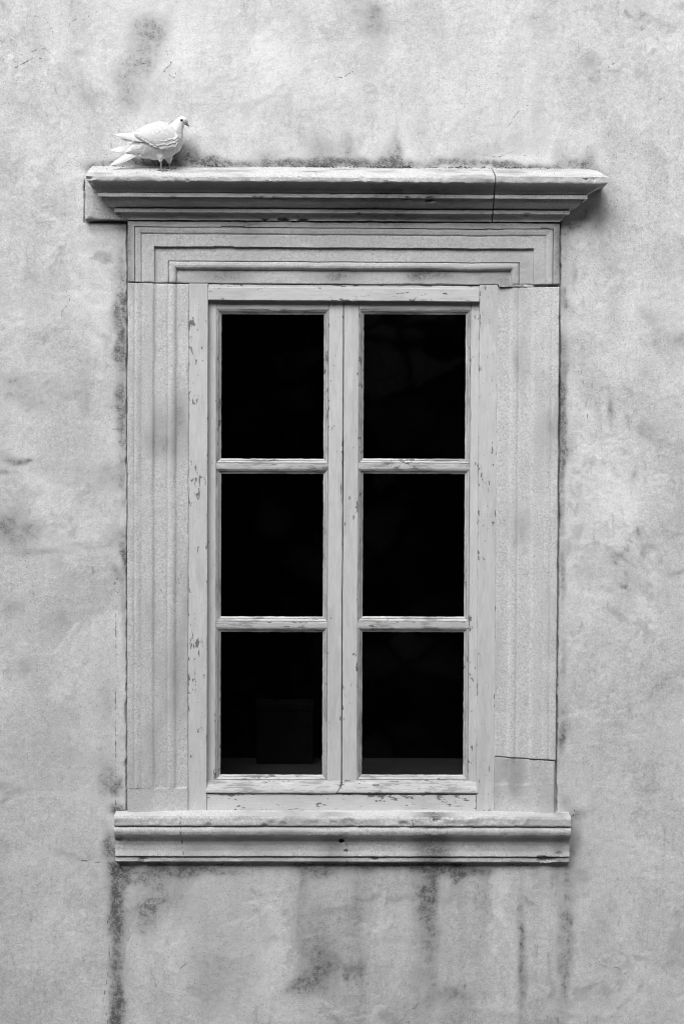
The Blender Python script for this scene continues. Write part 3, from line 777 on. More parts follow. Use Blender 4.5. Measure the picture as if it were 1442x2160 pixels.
# sill
QS = 0.070
def sz(py, q): return PZ(720, py, q)
SXL, SXR = PX(241, 1760, QS), PX(1203, 1760, QS)
def srow(q, py): return (q, 0.0, 0.0, sz(py, q))
SILL = [(-0.10, 0, 0, Z_SILL + 0.008), (-0.004, 0, 0, Z_SILL + 0.006), (0.03, 0, 0, Z_SILL + 0.0015), (0.052, 0, 0, sz(1719, 0.052)), srow(0.065, 1721.5), srow(QS, 1727), srow(QS + 0.001, 1741), srow(QS - 0.001, 1742.5), srow(QS - 0.012, 1743), srow(QS - 0.012, 1744.5),
        srow(QS - 0.006, 1746), srow(QS - 0.001, 1750), srow(QS, 1755), srow(QS - 0.004, 1761), srow(QS - 0.013, 1766), srow(QS - 0.026, 1770), srow(QS - 0.035, 1775), srow(QS - 0.039, 1783), srow(QS - 0.039, 1795), srow(QS - 0.034, 1805),
        srow(QS - 0.034, 1806), srow(QS - 0.047, 1807), srow(QS - 0.047, 1809), srow(QS - 0.040, 1810), srow(QS - 0.040, 1817), srow(QS - 0.045, 1819), (-0.05, 0, 0, sz(1819, 0.03))]
SCR = [[(381, 1722), (382, 1760), (384, 1790), (391, 1822)], [(716, 1774), (728, 1768), (738, 1756)], [(727, 1776), (733, 1790), (730, 1806), (731, 1822)], [(868, 1722), (870, 1742)], [(240, 1772), (262, 1765), (275, 1776), (260, 1782)]]
def sill_crack(X, Z):
    d = np.full(X.shape, 0.08)
    for c in SCR: d = np.minimum(d, seg_dist(X, Z, [P(px, py, QS - 0.02) for px, py in c]))
    return d
def sill_stain(X, Q, Z):
    t = np.clip(0.10 + 0.5 * fbm(X, Q, Z, 5, 4, 19), 0, 0.5)
    for px, rx, a in ((915, 0.10, 0.75), (700, 0.10, 0.45), (560, 0.16, 0.35), (1180, 0.05, 0.5), (1090, 0.06, 0.3), (300, 0.08, 0.25)):
        t = np.maximum(t, a * np.exp(-((X - PX(px, 1780, QS)) / rx) ** 2) * (Q < QS - 0.003) * (Q > 0.01))
    hx, hz = P(720, 1774, QS - 0.035)
    t = np.maximum(t, 1.6 * (np.hypot((X - hx) / 1.25, Z - hz) < 0.0075))
    band = np.exp(-((Z - sz(1733, QS)) / 0.012) ** 2) * np.clip(0.2 + fbm(X, 0, 0, 7, 3, 33), 0, 1) * 0.7
    return np.clip(np.maximum(t, band), 0, 1.6)
def sill_wear(X, Q, Z, k, pr):
    hx, hz = P(720, 1774, QS - 0.035)
    face = np.exp(-((Z - sz(1731, QS)) / 0.016) ** 2)
    return 0.9 + 3.2 * face * np.clip(0.30 + 1.6 * fbm(X, 0, 0, 6, 3, 5), 0.1, 1)
so = sweep('sill', SILL, SXL, SXR, False, False, M_STONE, sur, 201, 0.0, 0.005, 0.0015, sill_stain, sill_crack, sill_wear,
           [(PX(px_, py_, QS), PZ(px_, py_, QS), r_, d_) for px_, py_, r_, d_ in ((440, 1741, .010, .006), (735, 1738, .022, .008), (850, 1739, .012, .008), (250, 1772, .014, .010), (1180, 1806, .012, .008), (790, 1816, .012, .012), (300, 1818, .014, .010), (730, 1800, .006, .010), (1150, 1818, .02, .018), (820, 1724, .03, .004), (560, 1742, .008, .006))])
# the drilled hole in the sill
hx, hz = P(720, 1774, QS - 0.035)
me = so.data
for v in me.vertices:
    r = math.hypot((v.co.x - hx) / 1.3, v.co.z - hz)
    if r < 0.0085 and v.co.y < -0.02: v.co.y += 0.030

# ------------------------------------------------------------------ casement window
ZHT = avgz((420, 599, Q_FR), (1030, 603, Q_FR)); ZHB = avgz((450, 634, Q_FR), (1000, 635, Q_FR))
ZBT = avgz((450, 1676, Q_FR), (1000, 1677, Q_FR)); ZBB = Z_SILL + 0.004
X1 = avgx((440, 700, Q_FR), (435, 1650, Q_FR)); X2 = avgx((1012, 700, Q_FR), (1003, 1650, Q_FR))
win = empty('casement_window', (0.5 * (FX0 + FX1), 0.05, ZBB))
tag(win, 'tall six-pane casement window in flaking pale painted wood with black glass', 'window', kind='thing')
QB = -0.11
kw = dict(rad=0.0022, wob=0.0011, rough=0.0003, chip=0.0025, sharp=45)
block('frame_stile', FX0, X1, ZBB, ZHT + 0.004, QB, lambda X, Z: Q_FR + 0 * X, M_WV, win, 0.006, seed=301, **kw)
block('frame_stile', X2, FX1, ZBB, ZHT + 0.004, QB, lambda X, Z: Q_FR + 0 * X, M_WV, win, 0.006, seed=303, **kw)
block('head_rail', X1 + 0.0008, X2 - 0.0008, ZHB, ZHT, QB, lambda X, Z: Q_FR + 0.0005 + np.interp(ZHT - Z, [0, 0.012, 0.014, 1], [-0.004, -0.004, 0, 0]), M_WH, win, 0.006, ez=[ZHT - 0.012, ZHT - 0.014], seed=305, **kw)
block('bottom_rail', X1 + 0.0008, X2 - 0.0008, ZBB, ZBT, QB, lambda X, Z: Q_FR - 0.002 + 0 * X, M_WH, win, 0.006, seed=307, **kw)

def bead(name, x0, x1, z0, z1, w, parent, seed):
    """mitred glazing bead round a pane: outer rectangle, width w, a small quirk then a slope down to the glass"""
    sec = [(0, Q_SA - 0.001), (0.10, Q_SA - 0.001), (0.12, Q_SA - 0.006), (0.2, Q_SA - 0.006), (0.22, Q_SA - 0.001), (0.42, Q_SA - 0.003), (0.56, Q_SA - 0.0065), (0.58, Q_SA - 0.0105), (0.66, Q_SA - 0.0105), (0.68, Q_SA - 0.008), (1.0, Q_SA - 0.0135), (1.0, Q_GL - 0.006)]
    out = []
    sides = [((x0, z0), (x1, z0), (1, 1), (-1, 1), True), ((x1, z0), (x1, z1), (-1, 1), (-1, -1), False), ((x1, z1), (x0, z1), (-1, -1), (1, -1), True), ((x0, z1), (x0, z0), (1, -1), (1, 1), False)]
    for k, (a, b, ca, cb, hor) in enumerate(sides):
        L = math.hypot(b[0] - a[0], b[1] - a[1]); n = max(6, int(L / 0.006))
        T = np.linspace(0, 1, n)[:, None]
        o = np.array([s[0] for s in sec])[None, :] * w; q = np.array([s[1] for s in sec])[None, :] + 0 * T
        ax, az = a[0] + ca[0] * o, a[1] + ca[1] * o; bx, bz = b[0] + cb[0] * o, b[1] + cb[1] * o
        Xp, Zp = ax + (bx - ax) * T, az + (bz - az) * T
        edge = np.clip(np.minimum(T, 1 - T) * L / 0.02, 0, 1)
        j = fbm(Xp, Zp, 0.2, 40, 3, seed + k, 0.6) * edge * (np.array([s[0] for s in sec])[None, :] > 0.5)
        inn = (np.array([s[0] for s in sec])[None, :] > 0.9)
        if hor: Zp = Zp + 0.0016 * j * inn
        else: Xp = Xp + 0.0016 * j * inn
        q = q + 0.0008 * j
        co = np.stack([Xp, -q, Zp], -1).reshape(-1, 3)
        out.append(mesh_from('glazing_bead', co, grid_faces(n, len(sec)), M_BH if hor else M_BV, parent, True, None, 35))
    return out

def sash(px_l, px_r, gl, gr, label, seed, lowcut):
    ya, yb = 700, 1600
    xa = avgx((px_l[0], ya, Q_SA), (px_l[1], yb, Q_SA)); xb = avgx((px_r[0], ya, Q_SA), (px_r[1], yb, Q_SA))
    ga = avgx((gl[0], ya, Q_GL), (gl[1], yb, Q_GL)); gb = avgx((gr[0], ya, Q_GL), (gr[1], yb, Q_GL))
    xm = 0.5 * (px_l[0] + px_r[0])
    s = empty('sash', (0.5 * (xa + xb), -Q_SA, PZ(xm, 1672, Q_SA)), win)
    s['label'] = label
    zt = PZ(xm, 632, Q_SA); zb = PZ(xm, 1671, Q_SA)
    rows = [(663.5, 967.5), (999.5, 1300.5), (1333, 1634)]
    rows = [(PZ(xm, a, Q_GL), PZ(xm, b, Q_GL)) for a, b in rows]
    w = 0.0215
    ox0, ox1 = ga - w, gb + w
    k2 = dict(rad=0.0018, wob=0.0009, rough=0.0003, chip=0.0015, sharp=45)
    block('stile', xa, ox0, zb + 0.05, zt, QB + 0.02, lambda X, Z: Q_SA + 0 * X, M_SV, s, 0.006, seed=seed, **k2)
    block('stile', ox1, xb, zb + 0.05, zt, QB + 0.02, lambda X, Z: Q_SA + 0 * X, M_SV, s, 0.006, seed=seed + 1, **k2)
    block('top_rail', ox0 + 0.0006, ox1 - 0.0006, rows[0][0] + w, zt, QB + 0.02, lambda X, Z: Q_SA - 0.0005 + 0 * X, M_SH, s, 0.006, seed=seed + 2, **k2)
    for i in range(2):
        block('glazing_bar', ox0 + 0.0006, ox1 - 0.0006, rows[i + 1][0] + w * 0.95, rows[i][1] - w, QB + 0.03, lambda X, Z: Q_SA - 0.0008 + 0 * X, M_SB, s, 0.006, seed=seed + 3 + i, **k2)
    # weather rail: stands forward and is undercut, its inner end chamfered
    zr = rows[2][1] - w
    def wr(X, Z):
        return np.interp(Z, [zb, zb + 0.004, zb + 0.012, zr], [Q_FR + 0.003, Q_FR + 0.005, Q_FR + 0.004, Q_SA + 0.006])
    def cut(X, Z):
        t = np.clip((zr - 0.018 - Z) / (zr - 0.018 - zb), 0, 1) * 0.022
        e = np.clip((X - (xb - 0.06)) / 0.06, 0, 1) if lowcut > 0 else np.clip(((xa + 0.06) - X) / 0.06, 0, 1)
        return (-t * e if lowcut > 0 else -t * e * 1.0, np.zeros_like(X))
    block('bottom_rail', xa + 0.0012 * 0, xb, zb, zr, QB + 0.02, wr, M_SB, s, 0.006, ez=[zb + 0.004, zb + 0.012], seed=seed + 6, warp=cut, **k2)
    for i, (a, b) in enumerate(rows):
        bead('glazing_bead', ox0, ox1, b - w, a + w, w, s, seed + 20 + i * 5)
        gx0, gx1, gz0, gz1 = ga - 0.008, gb + 0.008, b - 0.008, a + 0.008
        y0, y1 = -Q_GL, -Q_GL + 0.003
        v = [(gx0, y0, gz0), (gx1, y0, gz0), (gx1, y0, gz1), (gx0, y0, gz1), (gx0, y1, gz0), (gx1, y1, gz0), (gx1, y1, gz1), (gx0, y1, gz1)]
        f = [(0, 1, 2, 3), (5, 4, 7, 6), (4, 0, 3, 7), (1, 5, 6, 2), (3, 2, 6, 7), (4, 5, 1, 0)]
        mesh_from('pane', v, f, M_GLASS, s, False)
    return s
sash((438, 434), (722.3, 720.3), (467, 465.5), (683.5, 679), 'left-hand sash with three panes, its inner bottom corner chamfered', 401, 1)
sash((724.4, 722.4), (1013, 1005), (766, 763.5), (981, 976.5), 'right-hand sash with three panes', 431, -1)
# rebate strip behind the meeting stiles keeps the gap dark
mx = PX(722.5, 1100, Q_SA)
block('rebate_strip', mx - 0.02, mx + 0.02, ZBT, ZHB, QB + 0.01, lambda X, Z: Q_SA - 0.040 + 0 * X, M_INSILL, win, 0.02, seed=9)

# ------------------------------------------------------------------ the dark room behind
def boxmesh(name, x0, x1, y0, y1, z0, z1, mat, parent=None, inward=False):
    v = [(x0, y0, z0), (x1, y0, z0), (x1, y1, z0), (x0, y1, z0), (x0, y0, z1), (x1, y0, z1), (x1, y1, z1), (x0, y1, z1)]
    f = [(0, 3, 2, 1), (4, 5, 6, 7), (0, 1, 5, 4), (1, 2, 6, 5), (2, 3, 7, 6), (3, 0, 4, 7)]
    return mesh_from(name, v, f, mat, parent, False)
def quad(name, co, mat):
    return tag(mesh_from(name, co, [(0, 1, 2, 3)], mat, None, False), kind='structure')
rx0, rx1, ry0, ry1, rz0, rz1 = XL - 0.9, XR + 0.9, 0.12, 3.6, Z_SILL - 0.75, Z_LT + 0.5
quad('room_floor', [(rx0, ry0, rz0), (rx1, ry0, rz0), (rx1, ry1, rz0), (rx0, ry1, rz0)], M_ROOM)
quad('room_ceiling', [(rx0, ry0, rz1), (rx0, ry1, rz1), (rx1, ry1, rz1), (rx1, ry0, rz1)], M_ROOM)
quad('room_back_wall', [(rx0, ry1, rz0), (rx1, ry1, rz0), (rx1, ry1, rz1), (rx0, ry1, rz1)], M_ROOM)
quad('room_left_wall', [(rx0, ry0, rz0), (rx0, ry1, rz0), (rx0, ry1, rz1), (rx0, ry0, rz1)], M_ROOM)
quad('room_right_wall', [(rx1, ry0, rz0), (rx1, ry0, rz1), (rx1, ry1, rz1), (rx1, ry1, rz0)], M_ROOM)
# inside face of the wall: reveals round the opening, so no daylight leaks in
def ring(name, mat):
    a = [(rx0 - 0.1, rz0 - 0.1), (rx1 + 0.1, rz0 - 0.1), (rx1 + 0.1, rz1 + 0.1), (rx0 - 0.1, rz1 + 0.1)]
    b = [(FX0 + 0.02, ZBB + 0.02), (FX1 - 0.02, ZBB + 0.02), (FX1 - 0.02, ZHT - 0.02), (FX0 + 0.02, ZHT - 0.02)]
    v = [(x, 0.10, z) for x, z in a] + [(x, 0.10, z) for x, z in b] + [(x, 0.14, z) for x, z in a] + [(x, 0.14, z) for x, z in b]
    f = []
    for i in range(4):
        j = (i + 1) % 4
        f += [(i, j, 4 + j, 4 + i), (8 + i, 12 + i, 12 + j, 8 + j), (4 + i, 4 + j, 12 + j, 12 + i), (i, 8 + i, 8 + j, j)]
    return tag(mesh_from(name, v, f, mat, None, False), kind='structure')
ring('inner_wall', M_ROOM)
# the board inside the bottom panes and the box standing behind the lower left one
zib = PZ(720, 1646, -0.13)
def board():
    xs = np.linspace(FX0 - 0.05, FX1 + 0.05, 60); qs = np.array([-0.142, -0.145, -0.25, -0.45, -0.685, -0.688])
    Xb, Qb = np.meshgrid(xs, qs, indexing='ij')
    Zb = zib + 0.0006 * fbm(Xb, Qb * 3, 0, 20, 3, 3) + 0 * Xb
    Zb[:, 0] -= 0.003; Zb[:, -1] -= 0.003
    n, m = Xb.shape
    co = list(np.stack([Xb, -Qb, Zb], -1).reshape(-1, 3)); f = [list(r) for r in grid_faces(n, m)]
    idx = np.arange(n * m).reshape(n, m)
    loop = list(idx[:, 0]) + list(idx[-1, 1:]) + list(idx[-2::-1, -1]) + list(idx[0, -2:0:-1])
    b0 = len(co)
    for v in loop: co.append(np.array([co[v][0], co[v][1], zib - 0.03]))
    L = len(loop)
    for i in range(L): f.append([loop[i], b0 + i, b0 + (i + 1) % L, loop[(i + 1) % L]])
    o = mesh_from('inner_window_board', np.array(co), f, M_INSILL, None, True, None, 40)
    return tag(o, 'dim bare board inside the window, just visible behind the bottom panes', 'window board', kind='thing')
board()
def bevel_box(name, x0, x1, y0, y1, z0, z1, mat, parent, b=0.006):
    import bmesh
    bm = bmesh.new()
    bmesh.ops.create_cube(bm, size=1.0)
    for v in bm.verts:
        v.co = Vector((x0 + (x1 - x0) * (v.co.x + 0.5), y0 + (y1 - y0) * (v.co.y + 0.5), z0 + (z1 - z0) * (v.co.z + 0.5)))
    bmesh.ops.bevel(bm, geom=list(bm.edges), offset=b, segments=2, affect='EDGES', profile=0.6)
    me = bpy.data.meshes.new(name); bm.to_mesh(me); bm.free(); me.materials.append(mat)
    return link(bpy.data.objects.new(name, me), parent)
kx0, kx1 = PX(541, 1560, -0.52), PX(660, 1560, -0.52); kz1 = PZ(600, 1484, -0.52)
kb = empty('storage_box', (0.5 * (kx0 + kx1), 0.59, zib))
tag(kb, 'dim grey lidded box standing indoors behind the lower left pane', 'box', kind='thing')
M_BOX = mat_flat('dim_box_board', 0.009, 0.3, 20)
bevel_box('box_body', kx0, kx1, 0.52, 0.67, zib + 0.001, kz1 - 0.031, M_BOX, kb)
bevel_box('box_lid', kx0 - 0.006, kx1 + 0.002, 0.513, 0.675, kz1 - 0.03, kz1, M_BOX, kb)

# ------------------------------------------------------------------ crust and crumbs lying in the joints
def lumps(name, pts, mat, kind_label, seed):
    r = np.random.default_rng(seed)
    t = (1 + 5 ** 0.5) / 2
    iv = np.array([(-1, t, 0), (1, t, 0), (-1, -t, 0), (1, -t, 0), (0, -1, t), (0, 1, t), (0, -1, -t), (0, 1, -t), (t, 0, -1), (t, 0, 1), (-t, 0, -1), (-t, 0, 1)]) / 1.9
    fi = np.array([(0, 11, 5), (0, 5, 1), (0, 1, 7), (0, 7, 10), (0, 10, 11), (1, 5, 9), (5, 11, 4), (11, 10, 2), (10, 7, 6), (7, 1, 8), (3, 9, 4), (3, 4, 2), (3, 2, 6), (3, 6, 8), (3, 8, 9), (4, 9, 5), (2, 4, 11), (6, 2, 10), (8, 6, 7), (9, 8, 1)])
    V, F = [], []
    for k, (x, y, z, s) in enumerate(pts):
        V.append(iv * s * r.uniform(0.6, 1.35, (12, 1)) * r.uniform(0.7, 1.3, (1, 3)) + np.array([x, y, z]))
        F.append(fi + 12 * k)
    o = mesh_from(name, np.concatenate(V), np.concatenate(F), mat, None, False)
    return tag(o, kind_label[0], kind_label[1], kind='stuff')
def ledge_z(x, q):
    return np.interp(q, [c[0] for c in CORN[:5]], [c[3] for c in CORN[:5]]) + LEAN * (x - XCL)
pts, pale = [], []
for px in np.arange(194, 1240, 0.55):
    dens = 0.06 + 1.5 * max(0.0, float(fbm(px * 0.01, 0, 0, 2.6, 4, 5)))
    if random.random() > dens: continue
    x = PX(px, 350); q = abs(random.gauss(0, 0.006)); z = ledge_z(x, q)
    pts.append((x, -q - 0.001, z - 0.001 + abs(random.gauss(0, 0.002 + 0.004 * min(1.0, dens))), random.uniform(0.0010, 0.0032)))
for px in np.arange(194, 1240, 2.6):
    if random.random() < 0.55:
        x = PX(px, 350); q = random.uniform(0.0, 0.03) if random.random() < 0.8 else random.uniform(0.0, 0.14)
        pale.append((x, -q, ledge_z(x, q) + 0.0008, random.uniform(0.0008, 0.0026)))
for cx, cz_, n_ in ((250, 1708, 30), (1204, 1718, 16), (246, 1835, 30)):
    for _ in range(n_):
        x, z = P(cx + random.gauss(0, 7), cz_ + random.gauss(0, 5)); pts.append((x, -0.001, z, random.uniform(0.001, 0.003)))
for px in np.arange(240, 1200, 1.6):
    if float(fbm(px * 0.01, 0, 0, 2.2, 4, 15)) > 0.02:
        x, z = P(px, 1822 + abs(random.gauss(0, 2.5))); pts.append((x, -0.001, z, random.uniform(0.0008, 0.0022)))
lumps('lichen_crust', pts, M_CRUST, ('dark lichen crust in the joint above cornice and sill', 'lichen'), 3)
lumps('mortar_crumbs', pale, M_CRUMB, ('pale mortar crumbs scattered along the cornice top', 'crumbs'), 4)

# ------------------------------------------------------------------ dove
QD = 0.078
PPM = FPX / (DIST - QD)
fx_, fz_ = P(343, 357, QD)
DOVE_Z = float(ledge_z(fx_, QD))
DOFF = DOVE_Z - fz_                       # stand the feet on the ledge
def B(px, py, d=0.0):
    x, z = P(px, py, QD)
    return np.array([x, -QD - d / PPM, z + DOFF])
def cr_spline(pts, n):
    pts = np.array(pts, float)
    p = np.vstack([2 * pts[0] - pts[1], pts, 2 * pts[-1] - pts[-2]])
    out = []
    k = len(pts) - 1
    for s in np.linspace(0, k, n):
        i = min(int(s), k - 1); t = s - i
        a, b, c, d = p[i], p[i + 1], p[i + 2], p[i + 3]
        out.append(0.5 * (2 * b + (c - a) * t + (2 * a - 5 * b + 4 * c - d) * t * t + (3 * b - a - 3 * c + d) * t ** 3))
    return np.array(out)

def mat_feather(name, base, scale=90):
    n = N(name)
    a = n.noise(scale, 4, 0.6); b = n.noise(scale * 4, 2, 0.6)
    v = n.add(base, n.add(n.mul(n.sub(a, 0.5), 0.10), n.mul(n.sub(b, 0.5), 0.05)))
    bs = n.t.nodes.new('ShaderNodeBsdfPrincipled')
    n.put(bs.inputs['Base Color'], n.grey(v)); bs.inputs['Roughness'].default_value = 0.8
    bs.inputs['Specular IOR Level'].default_value = 0.15
    n.t.links.new(n.bump(n.add(a, n.mul(b, 0.5)), 0.0015, 0.5), bs.inputs['Normal'])
    n.t.links.new(bs.outputs[0], n.out.inputs['Surface'])
    return n.m
M_DOVE = mat_feather('white_plumage', 0.72)
M_DOVEF = mat_feather('white_flight_feather', 0.80, 160)
M_LEG = mat_flat('scaly_leg', 0.20, 0.4, 300)
M_BEAK = mat_flat('horn_beak', 0.2, 0.2, 200, 0.5)
nE = N('dark_eye'); M_EYE = nE.done(0.008, 0.12, None, 0.6)

dove = empty('dove', tuple(B(343, 357)))
tag(dove, 'white dove facing right, standing on the left end of the stone cornice', 'bird', kind='thing')

def body_mesh():
    # px, py, half height, half width
    S = [(266, 321, 3, 7), (277, 318, 11, 14), (292, 312, 21, 20), (308, 306, 29, 25), (324, 302, 34.5, 28), (340, 298, 36.5, 29), (354, 291.5, 35, 28), (363, 282.5, 28.5, 24.5), (370.5, 273, 18.4, 17.5),
         (376, 264.5, 13.2, 12.8), (380.5, 258.6, 11.6, 11), (385, 255.2, 10.7, 10.5), (389.5, 255.2, 8.6, 8.6), (393, 257.5, 5.2, 5.4), (395, 259.5, 2.0, 2.4)]
    C = cr_spline(S, 96)
    tan = np.gradient(C[:, :2], axis=0); tan /= np.linalg.norm(tan, axis=1)[:, None]
    k = 40
    th = np.linspace(0, 2 * np.pi, k, endpoint=False)
    V = []
    for c, t in zip(C, tan):
        nx, ny = -t[1], t[0]                   # towards the belly side (image down)
        for a in th:
            ca, sa = math.cos(a), math.sin(a)
            px, py = c[0] + nx * c[2] * ca, c[1] + ny * c[2] * ca
            V.append(B(px, py, c[3] * sa))
    V = np.array(V); n = len(C)
    F = []
    for i in range(n - 1):
        for j in range(k):
            F.append([i * k + j, (i + 1) * k + j, (i + 1) * k + (j + 1) % k, i * k + (j + 1) % k])
    F.append(list(range(k))[::-1]); F.append([(n - 1) * k + j for j in range(k)])
    V, F = list(V), F
    # feathered thighs
    def thigh(px, d):
        rr = cr_spline([(px - 3, 322, 10), (px - 1, 332, 8.5), (px, 339, 4.5), (px + 0.6, 344, 2.4)], 14)
        b0 = len(V)
        for (cx, cy, r) in rr:
            for j in range(14):
                a = 2 * math.pi * j / 14
                V.append(B(cx + r * math.cos(a), cy, d + r * 0.85 * math.sin(a)))
        for i in range(13):
            for j in range(14):
                F.append([b0 + i * 14 + j, b0 + i * 14 + (j + 1) % 14, b0 + (i + 1) * 14 + (j + 1) % 14, b0 + (i + 1) * 14 + j])
        F.append([b0 + j for j in range(14)][::-1]); F.append([b0 + 13 * 14 + j for j in range(14)])
    thigh(340.5, 11); thigh(356, -9)
    o = mesh_from('body', np.array(V), F, M_DOVE, None, True)
    md = o.modifiers.new('r', 'REMESH'); md.mode = 'VOXEL'; md.voxel_size = 0.0021
    sm = o.modifiers.new('s', 'SMOOTH'); sm.factor = 0.6; sm.iterations = 6
    dg = bpy.context.evaluated_depsgraph_get()
    me = bpy.data.meshes.new_from_object(o.evaluated_get(dg))
    old = o.data; bpy.data.objects.remove(o)
    co = np.empty(len(me.vertices) * 3, np.float32); me.vertices.foreach_get('co', co); co = co.reshape(-1, 3)
    nr = np.empty(len(me.vertices) * 3, np.float32); me.vertices.foreach_get('normal', nr); nr = nr.reshape(-1, 3)
    # downy relief, rougher on flank and vent
    fl = fbm(co[:, 0], co[:, 1], co[:, 2], 90, 3, 3, 0.6); f2 = fbm(co[:, 0] * 0.5 + co[:, 2] * 0.6, co[:, 1], co[:, 2] * 0.35 - co[:, 0], 45, 3, 8, 0.6)
    hx0, hz0 = B(384, 256)[0], B(384, 256)[2]
    away = np.clip((np.hypot(co[:, 0] - hx0, co[:, 2] - hz0) - 0.02) / 0.04, 0.12, 1)
    co = co + nr * ((0.0018 * fl + 0.0042 * f2) * away)[:, None]
    me.vertices.foreach_set('co', co.ravel())
    me.polygons.foreach_set('use_smooth', np.ones(len(me.polygons), dtype=bool))
    me.materials.clear(); me.materials.append(M_DOVE)
    me.name = 'body'
    return link(bpy.data.objects.new('body', me), dove)
body_mesh()

def tube(name, pts, mat, parent, k=8, tip=True):
    """pts rows (px, py, d, r) in photo pixels"""
    C = cr_spline(pts, 6 * (len(pts) - 1) + 1)
    W3 = np.array([B(c[0], c[1], c[2]) for c in C]); r = C[:, 3] / PPM
    tan = np.gradient(W3, axis=0); V = []
    for p, t, rr in zip(W3, tan, r):
        t = Vector(t).normalized(); u = t.orthogonal().normalized()
        if abs(t.y) < 0.95: u = t.cross(Vector((0, 1, 0))).normalized()
        v = t.cross(u)
        for j in range(k):
            a = 2 * math.pi * j / k
            V.append(p + np.array(u * math.cos(a) + v * math.sin(a)) * max(rr, 1e-5))
    n = len(C)
    F = [[i * k + j, i * k + (j + 1) % k, (i + 1) * k + (j + 1) % k, (i + 1) * k + j] for i in range(n - 1) for j in range(k)]
    F.append(list(range(k))[::-1]); F.append([(n - 1) * k + j for j in range(k)])
    return mesh_from(name, np.array(V), F, mat, parent, True)

def foot_y(px, d):
    """photo y of the ledge surface below a point of the dove"""
    x, z = P(px, 357, QD); q = QD + d / PPM
    dz = float(ledge_z(x, q)) - DOFF
    return 357 + (z - dz) * PPM
def leg(px, d, pyt):
    y1 = foot_y(px + 1.5, d) - 2.2
    lg = tube('leg', [(px, pyt, d, 2.4), (px + 0.4, pyt + 5, d, 1.9), (px + 0.8, y1 - 5, d, 1.7), (px + 1.5, y1, d, 2.1)], M_LEG, dove)
    for (ex, ed, L) in ((9, 4, 1), (3, 11, 1), (11, -3, 1), (-8, -2, 0.8)):
        tx, td = px + 1.5 + ex, d + ed
        tube('toe', [(px + 1.5, y1 + 0.4, d, 1.7), (px + 1.5 + ex * 0.5, foot_y(px + ex * 0.5, d + ed * 0.5) - 1.7, d + ed * 0.5, 1.5), (tx, foot_y(tx, td) - 1.0, td, 1.1), (tx + ex * 0.22, foot_y(tx, td + ed * 0.2) - 0.4, td + ed * 0.2, 0.35)], M_LEG, lg, 7)
leg(340.6, 11, 341); leg(356.5, -9, 341)
tube('beak', [(391.5, 257.4, 0, 3.4), (394.5, 260.0, 0.5, 2.3), (397.2, 263.0, 0.8, 1.5), (399.4, 266.6, 1.0, 0.4)], M_BEAK, dove)
tube('beak', [(391.0, 259.2, 0, 3.0), (394.0, 262.0, 0.5, 1.8), (397.4, 265.4, 0.8, 0.5)], M_BEAK, dove)
def ball(name, px, py, d, r, mat, parent):
    c = B(px, py, d); V, F = [], []; n, k = 9, 14
    for i in range(n):
        f = math.pi * i / (n - 1)
        for j in range(k):
            a = 2 * math.pi * j / k
            V.append(c + r / PPM * np.array([math.sin(f) * math.cos(a), -math.cos(f), math.sin(f) * math.sin(a)]))
    F = [[i * k + j, i * k + (j + 1) % k, (i + 1) * k + (j + 1) % k, (i + 1) * k + j] for i in range(n - 1) for j in range(k)]
    return mesh_from(name, np.array(V), F, mat, parent, True)
ball('eye', 384.0, 254.6, 9.2, 3.2, M_EYE, dove)
ball('eye', 384.6, 254.6, -8.6, 2.9, M_EYE, dove)

def feather(name, base, tip, w, d0, d1, parent, mat, bow=0.0, pw=0.55, sgn=1, cup=1.2, seed=0, roundtip=1.0):
    """one vaned feather: base and tip (px), half width w, depth from the bird's middle plane"""
    base, tip = np.array(base, float), np.array(tip, float)
    ax = tip - base; L = np.hypot(*ax); ax = ax / L; nr = np.array([-ax[1], ax[0]])
    n, m = 11, 5
    V, rs = [], random.Random(seed)
    jag = [rs.uniform(-0.05, 0.05) for _ in range(n)]
    for i in range(n):
        t = i / (n - 1)
        prof = min(1.0, (t / 0.18 + 0.35)) * (max(0.0, 1 - max(0, (t - pw) / (1 - pw)) ** (2.0 * roundtip)) ** 0.6)
        prof = max(prof, 0.02) * (1 + jag[i])
        c = base + ax * L * t + nr * bow * L * math.sin(math.pi * t)
        for j in range(m):
            u = (j / (m - 1) * 2 - 1)
            p = c + nr * u * w * prof
            d = d0 + (d1 - d0) * t + cup * (1 - u * u)
            V.append(B(p[0], p[1], sgn * d))
    V = np.array(V)
    k = n * m
    V2 = V.copy(); V2[:, 1] += sgn * 0.0007
    F = [list(r) for r in grid_faces(n, m)] + [list(r[::-1] + k) for r in grid_faces(n, m)]
    idx = np.arange(k).reshape(n, m)
    loop = list(idx[:, 0]) + list(idx[-1, 1:]) + list(idx[-2::-1, -1]) + list(idx[0, -2:0:-1])
    for a, b in zip(loop, loop[1:] + loop[:1]): F.append([a, b, b + k, a + k])
    return mesh_from(name, np.concatenate([V, V2]), F, mat, parent, True, None, 50)

def dome(px, py):
    a0, a1 = np.array([284.0, 296.0]), np.array([372.0, 284.0])
    ax = a1 - a0; L = np.hypot(*ax); ax /= L; nr = np.array([-ax[1], ax[0]])
    r = np.array([px, py]) - a0; u = (r @ ax) / L; v = (r @ nr)
    h = 34.0 * math.sqrt(max(0.03, 1 - (v / 44.0) ** 2))
    return h * (0.62 + 0.38 * math.sin(math.pi * min(1, max(0, 0.12 + 0.8 * u)))) + 1.0

